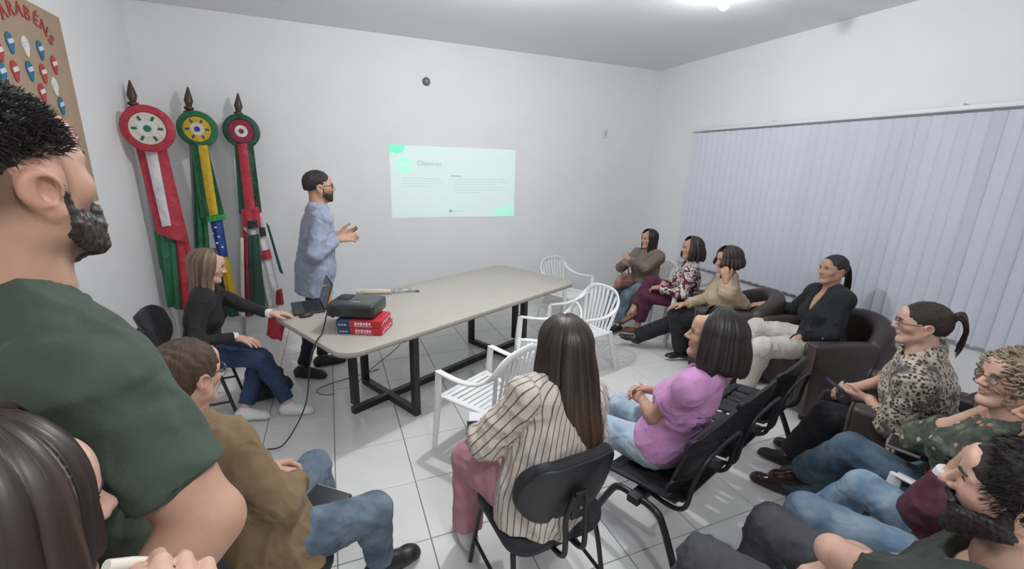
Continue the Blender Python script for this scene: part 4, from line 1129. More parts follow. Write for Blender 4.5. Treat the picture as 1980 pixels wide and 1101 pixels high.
        if cuff is not None:
            for sd in (1, -1):
                el, w = P.elb[sd], P.wr[sd]; C = SDF(); C.rc(el, w+nrm(w-el)*.02, b+al*.3, d+al*.35+.005, k=.01); C.cut(w+nrm(w-el)*.018, w-el); C.cut(el+(w-el)*.88, el-w)
                V, Q = C.mesh(.006); np_mesh('cuff', V, Q, cuff, o, off=P.base)
        if neck == 'crew':
            C = SDF().tor(n+U*.004+F*.016, U+F*.38, .066*s, .008*s); V, Q = C.mesh(.006); np_mesh('neckband', V, Q, m, o, off=P.base, attrs={'pat': ('FLOAT_VECTOR', P.pat(V))})
        return o
    def bottom(P, m, loose=.008, end=.93, flare=0., fold=.005, name='trousers', vox=None, waist=.10):
        S = SDF(); s, U, F, R = P.s, P.U, P.F, P.R; a, b, c, d = P.legr()
        W = SDF().el(P.pel+U*.01, (.168*P.g*s+loose, .125*P.g*s+loose, .135*s), np.array([R, F, U]), k=.04); W.cut(P.pel+U*waist, U); S.sub(W, k=.02)
        for sd in (1, -1):
            L = SDF(); h, k_, an = P.hip[sd], P.kn[sd], P.an[sd]; e = k_+(an-k_)*end
            L.rc(h, k_, a+loose, b+loose+.002, k=.03); L2 = SDF(); L2.rc(k_, an, b+loose, d+loose+.010+flare, k=.03); L2.el(k_+(an-k_)*.3-nrm(np.cross(np.cross(an-k_, h-k_), an-k_))*-.012, (c+loose,)*3, k=.03); L2.cut(e, an-k_); L.sub(L2, k=.03)
            S.sub(L, k=.014)
        V, Q = S.mesh(vox or P.vox); V = relax(V, Q, 1, .5); V = folds(V, Q, P.seed+50, fold, 26.)
        return np_mesh(name, V, Q, m, P.e, attrs={'pat': ('FLOAT_VECTOR', V-P.base)}, off=P.base)
    def shoes(P, m, msole, kind='sneaker', vox=.0075):
        s = P.s*(.92 if P.fem else 1.04)
        for sd in (1, -1):
            an, d = P.an[sd], P.toe[sd]; up = nrm(A(0, 0, 1)-d*d[2]); sr = np.cross(d, up)
            b = an-up*.078*s                                  # sole level under the ankle
            S = SDF(); M = np.array([sr, d, up])
            S.el(b-d*.035*s+up*.035*s, (.034*s, .045*s, .045*s), M, k=.02)
            S.rc(b-d*.03*s+up*.03*s, b+d*.13*s+up*.022*s, .040*s, .040*s, k=.03, ax=up, fl=.9)
            S.el(b+d*.135*s+up*.02*s, (.043*s, .06*s, .03*s), M, k=.03)
            if kind == 'flat': S.rc(b+up*.05*s, b+up*.07*s, .026*s, .03*s, k=.02)
            else: S.rc(b+up*.04*s-d*.01*s, an+up*.0, .040*s, .037*s, k=.03); S.rc(b+up*.05*s, b+d*.07*s+up*.045*s, .036*s, .03*s, k=.03)
            if kind == 'flat': S.el(b+d*.05*s+up*.075*s, (.03*s, .05*s, .03*s), M, k=.01, op='s')
            S.cut(b+up*.012*s, -up)
            V, Q = S.mesh(vox); V = relax(V, Q, 1, .4)
            o = np_mesh('shoe', V, Q, m, P.e, off=P.base)
            S = SDF(); h = .006 if kind == 'flat' else .011
            S.rc(b-d*.04*s+up*h, b+d*.04*s+up*h, .037*s, .036*s, k=.02); S.rc(b+d*.04*s+up*h, b+d*.155*s+up*h, .036*s, .042*s, k=.03)
            S.cut(b+up*(.004+2*h)*s, up); S.cut(b, -up); V, Q = S.mesh(vox); np_mesh('sole', V, Q, msole, o, off=P.base)
    # ---------------------------------------------------------------- hair
    def cap(P, m, thick=.012, line=.06, low=-.03, side=.0, rough=.004, f=120., name='hair', top_=0., vox=None, back=0., keep_ear=True):
        """close hair: a shell over the skull, open at the face and round the ears"""
        T, s = P.T, P.s*P.hs; S = SDF(); M = P.Tm()
        S.el(T(0, -.016-back, .034+top_), ((.0755+side+thick*.6)*s, (.0965+thick)*s, (.084+thick)*s), M, k=.02*s)
        S.rc(T(0, -.06, .0), T(0, -.055, low-.0), .05*s+thick*.4, .045*s+thick*.2, k=.03*s, ax=P.hr, fl=1.)
        for sd in (1, -1): S.rc(T(sd*.066, .005, .01), T(sd*.066, .006, -.02), .0115*s, .009*s, k=.01*s)
        S.el(T(0, line+.082, -.028), (.076*s, .088*s, .090*s), M, k=.012*s, op='s')
        if keep_ear:
            for sd in (1, -1): S.el(T(sd*.088, -.014, -.014), (.024*s, .026*s, .038*s), M, k=.006*s, op='s')
        S.cut(T(0, -.05, low), nrm(-P.hu+P.hf*.5)); S.cut(T(0, .0, low-.005), -P.hu)
        V, Q = S.mesh(vox or max(.004, P.hv)); V = relax(V, Q, 1, .4); q = P.local(V); N = normals(V, Q)
        V = V + N*(rough*vnoise(q, P.seed+7, f))[:, None]
        pt = np.stack([np.arctan2(q[:, 0], -q[:, 1])*.3, q[:, 2]*1.2-q[:, 1]*.6, q[:, 1]], 1)
        return np_mesh(name, V, Q, m, P.e, attrs={'pat': ('FLOAT_VECTOR', pt)}, off=P.base)
    def tufts(P, m, n, length, r, line=.07, zmin=.0, lean=(0, .4, .2), seed=3, name='hair_tufts', grow=.012, spread=.5):
        """short separate locks standing on the cap"""
        rg = np.random.RandomState(seed); s = P.s*P.hs; mb = MB(); k = 0
        while k < n:
            v = nrm(rg.randn(3)); p = A(v[0]*(.0755+grow), -.016+v[1]*(.0965+grow), .034+v[2]*(.084+grow))
            if p[2] < zmin or p[1] > line: continue
            d = nrm(v*.6 + A(*lean) + rg.randn(3)*spread*.4); d2 = nrm(d + A(*lean)*.8 + rg.randn(3)*.2 - v*.3); L = length*(.6+.8*rg.rand())
            a = P.T(*p)-P.base; w = lambda q: s*(q[0]*P.hr+q[1]*P.hf+q[2]*P.hu)
            mb.tube([a-w(d)*L*.2, a+w(d)*L*.5, a+w(d)*L*.5+w(d2)*L*.5], [r*s, r*s*.9, r*s*.15], n=3, cap=False); k += 1
        return mb.build(name, m, P.e)
    def curls(P, m, n, rad=.012, r=.0035, turns=2.2, length=.07, line=.07, zmin=-.05, grow=.012, seed=3, name='curls'):
        rg = np.random.RandomState(seed); s = P.s*P.hs; mb = MB(); k = 0; w = lambda q: s*(q[0]*P.hr+q[1]*P.hf+q[2]*P.hu)
        while k < n:
            v = nrm(rg.randn(3)); p = A(v[0]*(.0755+grow), -.016+v[1]*(.0965+grow), .034+v[2]*(.084+grow))
            if p[2] < zmin or p[1] > line: continue
            ax = nrm(A(0, 0, -1)+v*.25+rg.randn(3)*.5); ax = nrm(ax-v*np.dot(ax, v)*.7); a1 = nrm(np.cross(ax, v)); a2 = np.cross(ax, a1); ph = rg.rand()*6; rr_ = rad*(.7+.6*rg.rand()); L = length*(.6+.7*rg.rand()); pts = []
            for i in range(15):
                t = i/14; a = ph+t*turns*2*PI; pts.append(P.T(*p)-P.base + w(ax*(L*t) + a1*(rr_*math.cos(a)) + a2*(rr_*math.sin(a))))
            mb.tube(pts, [r*s*(1-.6*abs(2*i/14-1)**3) for i in range(15)], n=5, cap=False); k += 1
        return mb.build(name, m, P.e)
    def loft(P, m, length=.35, tf=50, part=.0, pinch=.02, wave=0., grow=.010, front=1., fb=0., name='hair', shift=None, ragged=.08, nth=330, lean=0., thick=.012, spread=0., tfr=None, seed=0, top=.0, swell=0., asym=None):
        """long loose hair: falls from the parting over the skull and hangs free"""
        s = P.s*P.hs; rg = np.random.RandomState(P.seed+11+seed); nc, nh = 14, 22
        th0 = math.radians(tf); th1 = 2*PI-math.radians(tfr if tfr is not None else tf); th = np.linspace(th0, th1, nth)
        rn = rg.randn(nth)
        ker = np.hanning(23); sm = np.convolve(np.pad(rg.randn(nth), 11, mode='edge'), ker, 'valid')/3.4; fine = np.convolve(np.pad(rn, 2, mode='edge'), [1, 2, 3, 2, 1], 'valid')/5.5
        Lr = 1+ragged*(sm+.5*fine); V = []; pt = []
        Ax = A(.0755+grow, .0965+grow, .084+grow+top); c0 = A(0, -.016, .034)
        for j in range(nc+nh+1):
            if j <= nc:
                ph = .03+(PI/2-.03)*j/nc; t = 0.
                x = Ax[0]*math.sin(ph)*np.sin(th); y = Ax[1]*math.sin(ph)*np.cos(th); z = Ax[2]*math.cos(ph)+0*th
                w0 = (1-j/nc)**1.5; x = x + part*w0; y = y + .03*w0*np.clip(np.cos(th)+.3, 0, 1)
                g = (.0028*fine+.003*sm)*math.sin(ph)
                x = x*(1+g/.09); y = y*(1+g/.09)
                q = np.stack([x+c0[0], y+c0[1], z+c0[2]], 1); W = P.head + s*(q[:, :1]*P.hr+q[:, 1:2]*P.hf+q[:, 2:]*P.hu); dist = ph*.09+0*th
                if j == nc: EQ = W.copy(); rad = np.sin(th)[:, None]*P.hr + np.cos(th)[:, None]*P.hf; rad[:, 2] = 0; rad /= np.linalg.norm(rad, axis=1, keepdims=True)
            else:
                u = (j-nc)/nh; fr = np.clip((np.cos(th)-.0)/.6, 0, 1); L = length*(1-(1-front)*fr)*Lr
                if asym is not None: L = L*(1+asym*np.sin(th))
                t = L*u; e = np.clip(t/.14, 0, 1); e = e*e*(3-2*e)
                dn = nrm(A(0, 0, -1) - P.hu*.25)
                off = -pinch*e + swell*np.sin(np.clip(t/max(length, .01), 0, 1)*PI) + spread*u*u + (.0045*sm + .0030*fine)*min(1., u*2.5) + (wave*np.sin(t*38+sm*3)*u if wave else 0)
                W = EQ + t[:, None]*dn + rad*off[:, None]*1.0 + P.f2*(fb*e*(np.cos(th) > -2))[:, None] + (lean*u*u)*P.f2
                if shift is not None: W = W + shift(th, t/s, u)
                if u > .8: W = W - rad*(.015*((u-.8)/.2)**2)
                dist = .14 + t
            V.append(W); pt.append(np.stack([th*.09, dist, 0*th], 1))
        n = nth; V = np.concatenate(V); pt = np.concatenate(pt); K = nc+nh+1
        i = np.arange(n-1); Q = np.concatenate([np.stack([j*n+i, j*n+i+1, (j+1)*n+i+1, (j+1)*n+i], 1) for j in range(K-1)])
        o = np_mesh(name, V, Q[:, ::-1], m, P.e, attrs={'pat': ('FLOAT_VECTOR', pt)}, off=P.base)
        md = o.modifiers.new('thickness', 'SOLIDIFY'); md.thickness = thick*s; md.offset = -1
        return o
    def strands(P, m, paths, name='hair_strands', n=5, pinch=.15):
        mb = MB()
        for pts, r in paths: mb.tube([p-P.base for p in spline(pts, 4)], [r*(1-(1-pinch)*(k/(4*(len(pts)-1)))**2) for k in range(4*(len(pts)-1)+1)], n=n, cap=False)
        o = mb.build(name, m, P.e)
        a = o.data.attributes.new('pat', 'FLOAT_VECTOR', 'POINT'); nv = len(o.data.vertices)
        co = np.zeros(nv*3, np.float32); o.data.vertices.foreach_get('co', co); a.data.foreach_set('vector', co); return o
    def tail(P, m, root, length, r=.028, bend=(0, 0), seed=1, name='ponytail', n=46):
        rg = np.random.RandomState(seed); paths = []
        r0 = P.T(*root); back = -P.hf
        for k in range(n):
            a, q = rg.rand()*6.28, math.sqrt(rg.rand())*r; o = P.hr*math.cos(a)*q + P.hu*math.sin(a)*q
            L = length*(.8+.3*rg.rand()); b = P.R*bend[0]+P.f2*bend[1]
            paths.append(([r0+o*.35-back*.01, r0+back*.035*P.s+o*.8+A(0, 0, .012), r0+back*.062*P.s+o-A(0, 0, L*.3)+b*.2, r0+back*.062*P.s+o*1.1-A(0, 0, L*.65)+b*.6, r0+back*.05*P.s+o*.8-A(0, 0, L)+b], .0052))
        o = P.strands(m, paths, name)
        S = SDF().tor(r0+back*.012, P.hf, .014, .007); V, Q = S.mesh(.004); np_mesh('hair_tie', V, Q, M_black, o, off=P.base); return o
    def beard(P, m, low=1., th=1., seed=2, chin=0., mous=True, vox=None):
        T, s = P.T, P.s*P.hs; S = SDF(); M = P.Tm(); k = .012*s
        for sd in (1, -1):
            S.rc(T(sd*.073, .008, -.005), T(sd*.066, .010, -.06), .0085*s*th, .0165*s*th, k=k)
            S.rc(T(sd*.064, .008, -.06), T(sd*.026, .070, -.106), .0185*s*th, .0175*s*th, k=k)
            S.rc(T(sd*.058, .03, -.056), T(sd*.03, .070, -.085), .0165*s*th, .015*s*th, k=k)
            S.rc(T(sd*.05, .04, -.058), T(sd*.03, .074, -.078), .012*s*th, .012*s*th, k=k)
            if mous: S.rc(T(sd*.003, .1, -.0445), T(sd*.027, .088, -.06), .0058*s*th, .0062*s*th, k=k); S.rc(T(sd*.027, .088, -.06), T(sd*.026, .08, -.085), .007*s*th, .010*s*th, k=k)
        S.rc(T(-.026, .072, -.105), T(.026, .072, -.105), .017*s*th, k=k); S.el(T(0, .084-.002, -.106-chin), (.02*s*th, .016*s*th, .02*s*th), M, k=k)
        S.rc(T(0, .05, -.107-.2*chin), T(0, .01, -.098), .026*s*th, .02*s, k=k)
        S.el(T(0, .092, -.0625), (.017*s, .012*s, .0075*s), M, k=.004*s, op='s')
        V, Q = S.mesh(vox or P.hv); V = relax(V, Q, 1, .4); q = P.local(V); N = normals(V, Q); V = V + N*(.0022*vnoise(q, seed, 230))[:, None]
        return np_mesh('beard', V, Q, m, P.e, attrs={'pat': ('FLOAT_VECTOR', np.stack([q[:, 0]+q[:, 1], q[:, 2]*.6, q[:, 1]], 1))}, off=P.base)
    def glasses(P, m, r=.0215, mh=1.):
        s = P.s*P.hs; mb = MB(); B = P.base
        for sd in (1, -1):
            mb.tube([P.T(sd*.033+r*1.12*math.cos(a), .099-.008*abs(math.cos(a))*(1 if math.cos(a)*1 > 0 else 0), .002+r*.85*mh*math.sin(a))-B for a in np.linspace(0, 2*PI, 19)[:-1]], .0017*s, n=6, closed=True)
            mb.tube([P.T(sd*.058, .092, .006)-B, P.T(sd*.074, .05, .009)-B, P.T(sd*.078, -.01, .012)-B, P.T(sd*.079, -.035, -.004)-B], .0019*s, n=6)
        mb.tube([P.T(-.010, .102, .006)-B, P.T(0, .107, .009)-B, P.T(.010, .102, .006)-B], .0017*s, n=6)
        o = mb.build('glasses', m, P.e)
        gl = mat('lens_clear', (.95, .97, 1), .03, trans=1.)
        for sd in (1, -1):
            c = [P.T(sd*.033+r*1.1*math.cos(a), .099, .002+r*.83*mh*math.sin(a))-B for a in np.linspace(0, 2*PI, 17)[:-1]]; n = len(c)
            f = P.hf*.0012*s
            MB().add(c+[p+f for p in c], [tuple(range(n)), tuple(range(n, 2*n))[::-1]]+[(i, (i+1) % n, n+(i+1) % n, n+i) for i in range(n)]).build('lens', gl, o)
        return o
def rot_rows(M, a, b):
    """frame turned by a about its third axis and b about its first"""
    r, f, u = M; c, s = math.cos(a), math.sin(a); r2, f2 = r*c+f*s, -r*s+f*c
    c, s = math.cos(b), math.sin(b); return np.array([r2, f2*c+u*s, -f2*s+u*c])
SKIN_L, SKIN_M, SKIN_D = (.60, .37, .28), (.50, .29, .20), (.36, .19, .12)
H_black = hairmat('hair_black', (.010, .008, .008), (.035, .028, .026))
H_dark = hairmat('hair_dark_brown', (.016, .010, .008), (.055, .035, .025))
H_brown = hairmat('hair_brown', (.045, .024, .013), (.13, .075, .045))
H_fair = hairmat('hair_light_brown', (.10, .065, .042), (.28, .19, .125))
H_grey = hairmat('hair_grey_blond', (.20, .15, .10), (.48, .38, .27), .55)
M_soleW = mat('sole_white', (.72, .71, .69), .55); M_soleB = mat('sole_black', (.02, .02, .02), .6)
M_sneak = mat('sneaker_white', (.70, .69, .68), .6, vary=.06); M_shoeB = mat('shoe_black', (.016, .015, .016), .45); M_shoeBr = mat('shoe_brown_leather', (.045, .015, .012), .25)
M_frame = mat('glasses_frame', (.02, .018, .018), .3)
J_dark = denim('denim_dark', (.012, .024, .07), (.03, .055, .12)); J_mid = denim('denim_mid', (.065, .098, .14), (.21, .27, .325)); J_light = denim('denim_light', (.13, .21, .31), (.33, .43, .52)); J_pale = denim('denim_pale', (.30, .40, .50), (.48, .57, .64)); J_teal = denim('denim_teal', (.04, .075, .115), (.11, .165, .21))
V0 = A(0, 0, 0)
# ------------------------------------------------------------------ presenter, standing
P = Person('standing presenter in a light blue shirt by the table', at(617, 362, Y=4.03), A(-.17, 4.05, .95), 8, (14, 4, 0), s=1.03, fem=False, girth=1.02, skin=SKIN_M, hv=.0045,
    hands={1: dict(w=at(650, 463, Y=3.93), d=A(.9, .15, .1), n=A(.1, .7, -.5), curl=.35, pole=A(-.5, -.5, -1)), -1: dict(w=at(652, 455, Y=4.12), d=A(.9, -.3, .15), n=A(0, -.7, .5), curl=.3, pole=A(-.3, .6, -1))},
    feet={1: dict(a=A(-.34, 3.97, .09), toe=-25), -1: dict(a=A(-.18, 4.16, .09), toe=10)}, seed=3, base=A(-.26, 4.05, 0))
P.shave = ((.45, .38, .36), .7); P.stub = ((.3, .25, .24), .7)
P.build_body(); P.brows(H_black)
P.top(fabric('shirt_light_blue', (.31, .35, .46)), 'long', .022, .20, 'collar', .008, 'shirt', skirt=.026)
P.bottom(fabric('trousers_navy', (.013, .016, .03)), .004, waist=-.06); P.shoes(M_shoeB, M_soleB)
P.cap(H_black, .010, .065, -.015, -.004, .002, 160, top_=.008); P.beard(H_dark, th=.8); P.glasses(M_frame)
pn2 = MB().tube([(-.06, 0, 0), (.06, 0, 0)], .004, n=8).build('pen', M_white); q = at(683, 452, Y=4.0); pn2.location = tuple(q); pn2.rotation_euler = (0, -.5, .3); tag(pn2, 'slim white pen in the hands of the presenter', 'pen')

# ------------------------------------------------------------------ woman at the laptop
P = Person('woman with long light brown hair typing at the laptop', at(402, 516, Y=3.55), A(-.95, 3.56, .53), 2, (8, -12, 0), s=.96, fem=True, girth=.92, skin=SKIN_L,
    hands={1: dict(w=at(455, 652, z=.66), d=A(.8, -.35, -.2), n=A(0, 0, -1), curl=.25, spread=1.25, pole=A(-.6, -.6, -.6)), -1: dict(w=at(520, 606, z=.80), d=A(1, .05, -.1), n=A(0, 0, -1), curl=.3, pole=A(-.1, .5, -1))},
    feet={1: dict(a=A(-.40, 3.30, .105), toe=-14, pole=A(.6, .2, .8)), -1: dict(a=A(-.70, 3.36, .09), toe=-18, pole=A(.5, .3, .8))}, seed=5)
P.build_body(); P.brows(H_brown)
P.top(fabric('top_black', (.012, .012, .013)), 'long', .014, .10, 'crew', .006, 'black_top', cuff=mat('cuff_white', (.7, .69, .68), .8))
P.bottom(J_dark, .008, .90); P.shoes(M_sneak, M_soleW)
P.loft(H_fair, .43, 52, part=.01, pinch=.025, front=1.0, fb=-.02, wave=.004, spread=.01)
padded_chair(-1.0, 3.58, 5, 'black padded chair of the woman at the laptop')
# ------------------------------------------------------------------ man in the tan jacket
P = Person('man in a tan jacket and glasses seated before the onlookers', at(362, 728, z=1.17), A(-.31, 1.50, .53), 42, (58, -6, 0), s=1.0, fem=False, girth=1.05, shoulder=(-.035, -.03), skin=SKIN_L, hv=.004,
    hands={1: dict(w=at(570, 930, z=.66), d=A(-.35, .9, -.15), n=A(-.5, -.1, -.8), curl=.8, pole=A(.3, -.8, -.6)), -1: dict(w=A(-.36, 1.80, .64), d=A(.75, .2, -.1), n=A(.1, -.4, -.8), curl=.6, pole=A(-.6, .3, -.6))},
    feet={1: dict(a=at(735, 1085, z=.1), k=at(722, 990, z=.49), toe=20), -1: dict(a=A(-.12, 1.98, .09), toe=60, pole=A(.2, .5, .9))}, seed=8)
P.shave = ((.6, .5, .45), .35)
P.build_body(); P.brows(H_brown)
P.top(fabric('jacket_tan', (.22, .145, .075)), 'long', .024, .13, 'collar', .010, 'tan_jacket', vox=.007, ff=20, skirt=.03, arm_loose=.026)
P.bottom(J_mid, .013); P.shoes(M_shoeB, M_soleB)
P.cap(H_brown, .014, .055, -.055, .002, .003, 110, top_=.0); P.glasses(M_frame)
padded_chair(-.36, 1.47, 42, 'black padded chair under the man in the tan jacket')
nb = empty('notebook', at(630, 968, z=.575), 'black notebook lying on the blue jeans of the tan-jacketed man', 'notebook', rz=.7); nb.rotation_euler = (.1, -.05, .95)
MB().box((0, 0, 0), (.11, .16, .016), bev=.003).build('cover', M_black, nb); MB().box((.002, 0, 0), (.11, .154, .011)).build('pages', M_pw, nb)

# ------------------------------------------------------------------ woman in the striped blouse, from behind
def stripes(nt, vec):
    ag = nt.nodes.new('ShaderNodeAttribute'); ag.attribute_name = 'pang'
    sp = nt.nodes.new('ShaderNodeSeparateXYZ'); nt.links.new(ag.outputs['Vector'], sp.inputs[0])
    w = nt.nodes.new('ShaderNodeMath'); w.operation = 'MULTIPLY'; w.inputs[1].default_value = 2*PI; nt.links.new(sp.outputs[0], w.inputs[0])
    sn = nt.nodes.new('ShaderNodeMath'); sn.operation = 'SINE'; nt.links.new(w.outputs[0], sn.inputs[0])
    mr = nt.nodes.new('ShaderNodeMapRange'); mr.inputs[1].default_value = .80; mr.inputs[2].default_value = .95; nt.links.new(sn.outputs[0], mr.inputs[0])
    n = tex(nt, 'Noise', vec, 12)
    return mixc(nt, mr.outputs[0], ramp(nt, n.outputs[0], [(.3, (.60, .52, .44)), (.7, (.68, .61, .54))]), (.13, .09, .085))
P = Person('woman in a cream striped blouse with long brown hair, seen from behind', at(1090, 672, z=1.15), A(.735, 1.37, .53), 100, (84, 4, 0), s=.98, fem=True, girth=1.05, skin=SKIN_M, hv=.0045, vox=.0095,
    hands={-1: dict(w=at(925, 845, z=.64), d=A(-.1, 1, -.1), n=A(.6, 0, -.6), curl=.5, pole=A(-.9, -.5, -.5)), 1: dict(w=A(.95, 1.72, .66), d=A(-.8, .5, 0), n=A(0, 0, -1), curl=.5)},
    feet={-1: dict(a=at(905, 1025, z=.1), toe=92, pole=A(-.15, .6, .9)), 1: dict(a=A(.86, 1.72, .09), toe=85, pole=A(.1, .6, .9))}, seed=11)
P.build_body(); P.brows(H_dark)
P.top(pattern('blouse_striped', stripes), '34', .040, .11, 'crew', .014, 'striped_blouse', vox=.0075, ff=18, skirt=.03, arm_loose=.045)
P.bottom(fabric('trousers_pink', (.52, .25, .30)), .018, .92, .012); P.shoes(M_sneak, M_soleW)
P.loft(hairmat('hair_ombre_brown', (.018, .012, .010), (.07, .045, .032), ends=(.17, .105, .065)), .40, 60, part=-.005, pinch=-.012, front=1.0, ragged=.07, spread=.03, grow=.016, thick=.02, shift=lambda th, t, u: A(.03, -.01, 0)*u)
clip = MB(); c = P.T(.050, -.108, .075)-P.base; clip.tube([c, c-P.hu*.05*1+P.hr*.006-P.hf*.006], .0055, n=8); clip.build('hair_clip', mat('clip_pearl', (.75, .72, .66), .25), P.e)
padded_chair(.745, 1.42, 95, 'black padded chair under the striped blouse, backrest to the onlookers')
ph = empty('notepad', (.585, 1.80, .645), 'white notepad held on the pink trousers', 'notepad'); ph.rotation_euler = (.15, .1, -.25)
MB().box((.06, 0, 0), (.20, .15, .010), bev=.002).build('paper', mat('paper_bright', (.74, .74, .76), .7), ph)
ph = empty('mobile_phone', at(918, 845, z=.675), 'dark mobile phone in the left hand of the striped blouse wearer', 'phone'); ph.rotation_euler = (.9, .3, .2)
MB().box((0, 0, 0), (.07, .14, .009), bev=.004).build('case', M_dark, ph); MB().box((0, 0, .005), (.064, .13, .001)).build('screen', M_black, ph)

# ------------------------------------------------------------------ bench and woman in pink
seat_bench(1.945, 1.60, 108.4, 'black slotted three-seat bench under the woman in pink')
P = Person('woman in a pink T-shirt with a dark bob on the bench', at(1378, 652, z=1.15), A(1.475, 1.50, .53), 112, (134, 6, 0), s=.97, fem=True, girth=1.04, skin=SKIN_M, hv=.0042, vox=.0095,
    hands={-1: dict(w=at(1243, 775, z=.67), d=A(.0, 1, .1), n=A(.7, .1, -.6), curl=.7, pole=A(-.8, -.6, -.6)), 1: dict(w=at(1262, 755, z=.69), d=A(-.9, .4, .05), n=A(-.1, -.6, -.6), curl=.55, pole=A(.7, -.4, -.6))},
    feet={-1: dict(a=A(1.27, 1.95, .09), toe=110, pole=A(-.3, .8, .9)), 1: dict(a=A(1.52, 2.02, .09), toe=105, pole=A(.1, .8, .9))}, seed=14)
P.build_body(); P.brows(H_dark)
tp = P.top(fabric('tshirt_pink', (.55, .27, .50)), 'short', .014, .06, 'wide', .006, 'pink_tshirt', vox=.007)
P.bottom(J_pale, .008); P.shoes(M_sneak, M_soleW)
P.loft(H_black, .15, 58, part=.0, pinch=.0, front=1.0, ragged=.09, spread=.015, grow=.014, thick=.02, swell=.008)
M_print = mat('shirt_print', (.12, .06, .20), .8)
def back_text(P, s, u, w, size):
    """lettering printed on the back of the shirt, laid onto the cloth"""
    from mathutils.bvhtree import BVHTree
    bvh = BVHTree.FromObject(tp, bpy.context.evaluated_depsgraph_get())
    c = P.neck - P.U*w - P.Fs*.30 + P.Rs*u - P.base; M = Matrix.Identity(4)
    for i in range(3): M[i][0] = P.Rs[i]; M[i][1] = P.U[i]; M[i][2] = -P.Fs[i]; M[i][3] = c[i]
    o = text_mesh('back_lettering', s, size, M_print, tp, M=M, ext=.0015)
    f = Vector(P.Fs); c_ = Vector(c)
    for v in o.data.vertices:
        d = (v.co-c_).dot(f); st = v.co-f*(d+.1)
        hit = bvh.ray_cast(st, f, .6)
        if hit[0] is not None: v.co = hit[0] + f*(d-.0012)
    return o
bpy.context.view_layer.update()
back_text(P, '-- --- --', -.055, .17, .040); back_text(P, 'ESG', -.055, .225, .065)

# ------------------------------------------------------------------ row by the blinds
P = Person('woman in a grey-brown jacket with a handbag in the far corner', at(1255, 463, Y=4.22), A(3.52, 4.20, .52), 190, (182, 0, 0), s=.93, fem=True, girth=1.15, skin=SKIN_M, hv=.005, vox=.011,
    hands={1: dict(w=at(1208, 508, Y=4.28), d=A(.1, -1, 0), n=A(.7, 0, -.3), curl=.5, pole=A(-.2, .8, -.8)), -1: dict(w=at(1215, 500, Y=4.1), d=A(0, 1, .1), n=A(.7, 0, -.3), curl=.5, pole=A(-.2, -.8, -.8))},
    feet={1: dict(a=A(2.98, 4.16, .09), toe=180), -1: dict(a=A(3.02, 3.98, .09), toe=185)}, seed=17)
P.build_body(); P.brows(H_dark)
P.top(fabric('jacket_grey_brown', (.19, .155, .125)), 'long', .026, .10, 'high', .009, 'grey_brown_jacket', arm_loose=.028)
P.bottom(J_mid, .01); P.shoes(M_shoeB, M_soleB); P.loft(H_black, .24, 46, part=.01, pinch=.01, front=1., ragged=.05)
put_chair(3.58, 4.20, 190, 'white plastic armchair under the woman in the far corner')
hb = empty('handbag', at(1208, 540, Y=4.13)-A(0, 0, .11), 'brown-pink handbag on the lap of the woman in the corner', 'handbag', rz=.2)
V_, Q_ = SDF().rc((-.10, 0, .06), (.10, 0, .06), .06, k=.03, ax=A(0, 1, 0), fl=.7).rc((-.08, 0, .12), (.08, 0, .12), .045, k=.04, ax=A(0, 1, 0), fl=.6).mesh(.007); V_ = folds(V_, Q_, 5, .006, 40)
np_mesh('bag_body', V_, Q_, mat('bag_tan_pink', (.32, .155, .12), .5, vary=.1, bump=.2, bscale=90), hb)
MB().tube(spline([(-.07, 0, .15), (-.04, .01, .24), (.04, .01, .24), (.07, 0, .15)], 6), .007, n=8).build('handle', mat('bag_strap', (.1, .04, .035), .5), hb)

def floral(nt, vec):
    n1 = tex(nt, 'Noise', vec, 17, Detail=1.5); n2 = tex(nt, 'Noise', vec, 11, Detail=1)
    c = ramp(nt, n1.outputs[0], [(0, (.10, .012, .03)), (.46, (.66, .58, .56)), (.56, (.035, .02, .03)), (.61, (.62, .55, .53)), (.68, (.16, .02, .045))], True)
    return c
P = Person('woman in a maroon and white floral blouse with crossed legs', at(1337, 481, Y=3.55), A(3.56, 3.56, .52), 140, (158, 0, 0), s=.95, fem=True, girth=1.1, skin=SKIN_M, hv=.005, vox=.011,
    hands={1: dict(w=at(1283, 548, z=.68), d=A(-.5, -.5, -.2), n=A(.2, .2, -.9), curl=.4), -1: dict(w=at(1276, 556, z=.66), d=A(-.2, .7, -.2), n=A(.2, .2, -.9), curl=.5)},
    feet={1: dict(a=at(1222, 603, z=.32), toe=165, pitch=-30, pole=A(-.3, .4, 1)), -1: dict(a=at(1232, 632, z=.13), toe=150, pole=A(-.4, .2, .8))}, seed=19)
P.vneck = .008
P.build_body(); P.brows(H_dark)
P.top(pattern('blouse_floral', floral), 'long', .020, .10, 'v', .007, 'floral_blouse', vdeep=.08)
P.bottom(fabric('trousers_maroon', (.085, .016, .04)), .016, .78, .01); P.shoes(mat('sandal_brown', (.22, .09, .05), .5), M_soleB, 'flat')
P.loft(H_dark, .15, 54, part=.015, pinch=-.005, front=.9, ragged=.06, grow=.014, spread=.01, swell=.01)
put_chair(3.62, 3.53, 142, 'white plastic armchair under the maroon floral blouse')
armchair(3.56, 2.93, 140, 'dark brown tub armchair under the woman in beige')
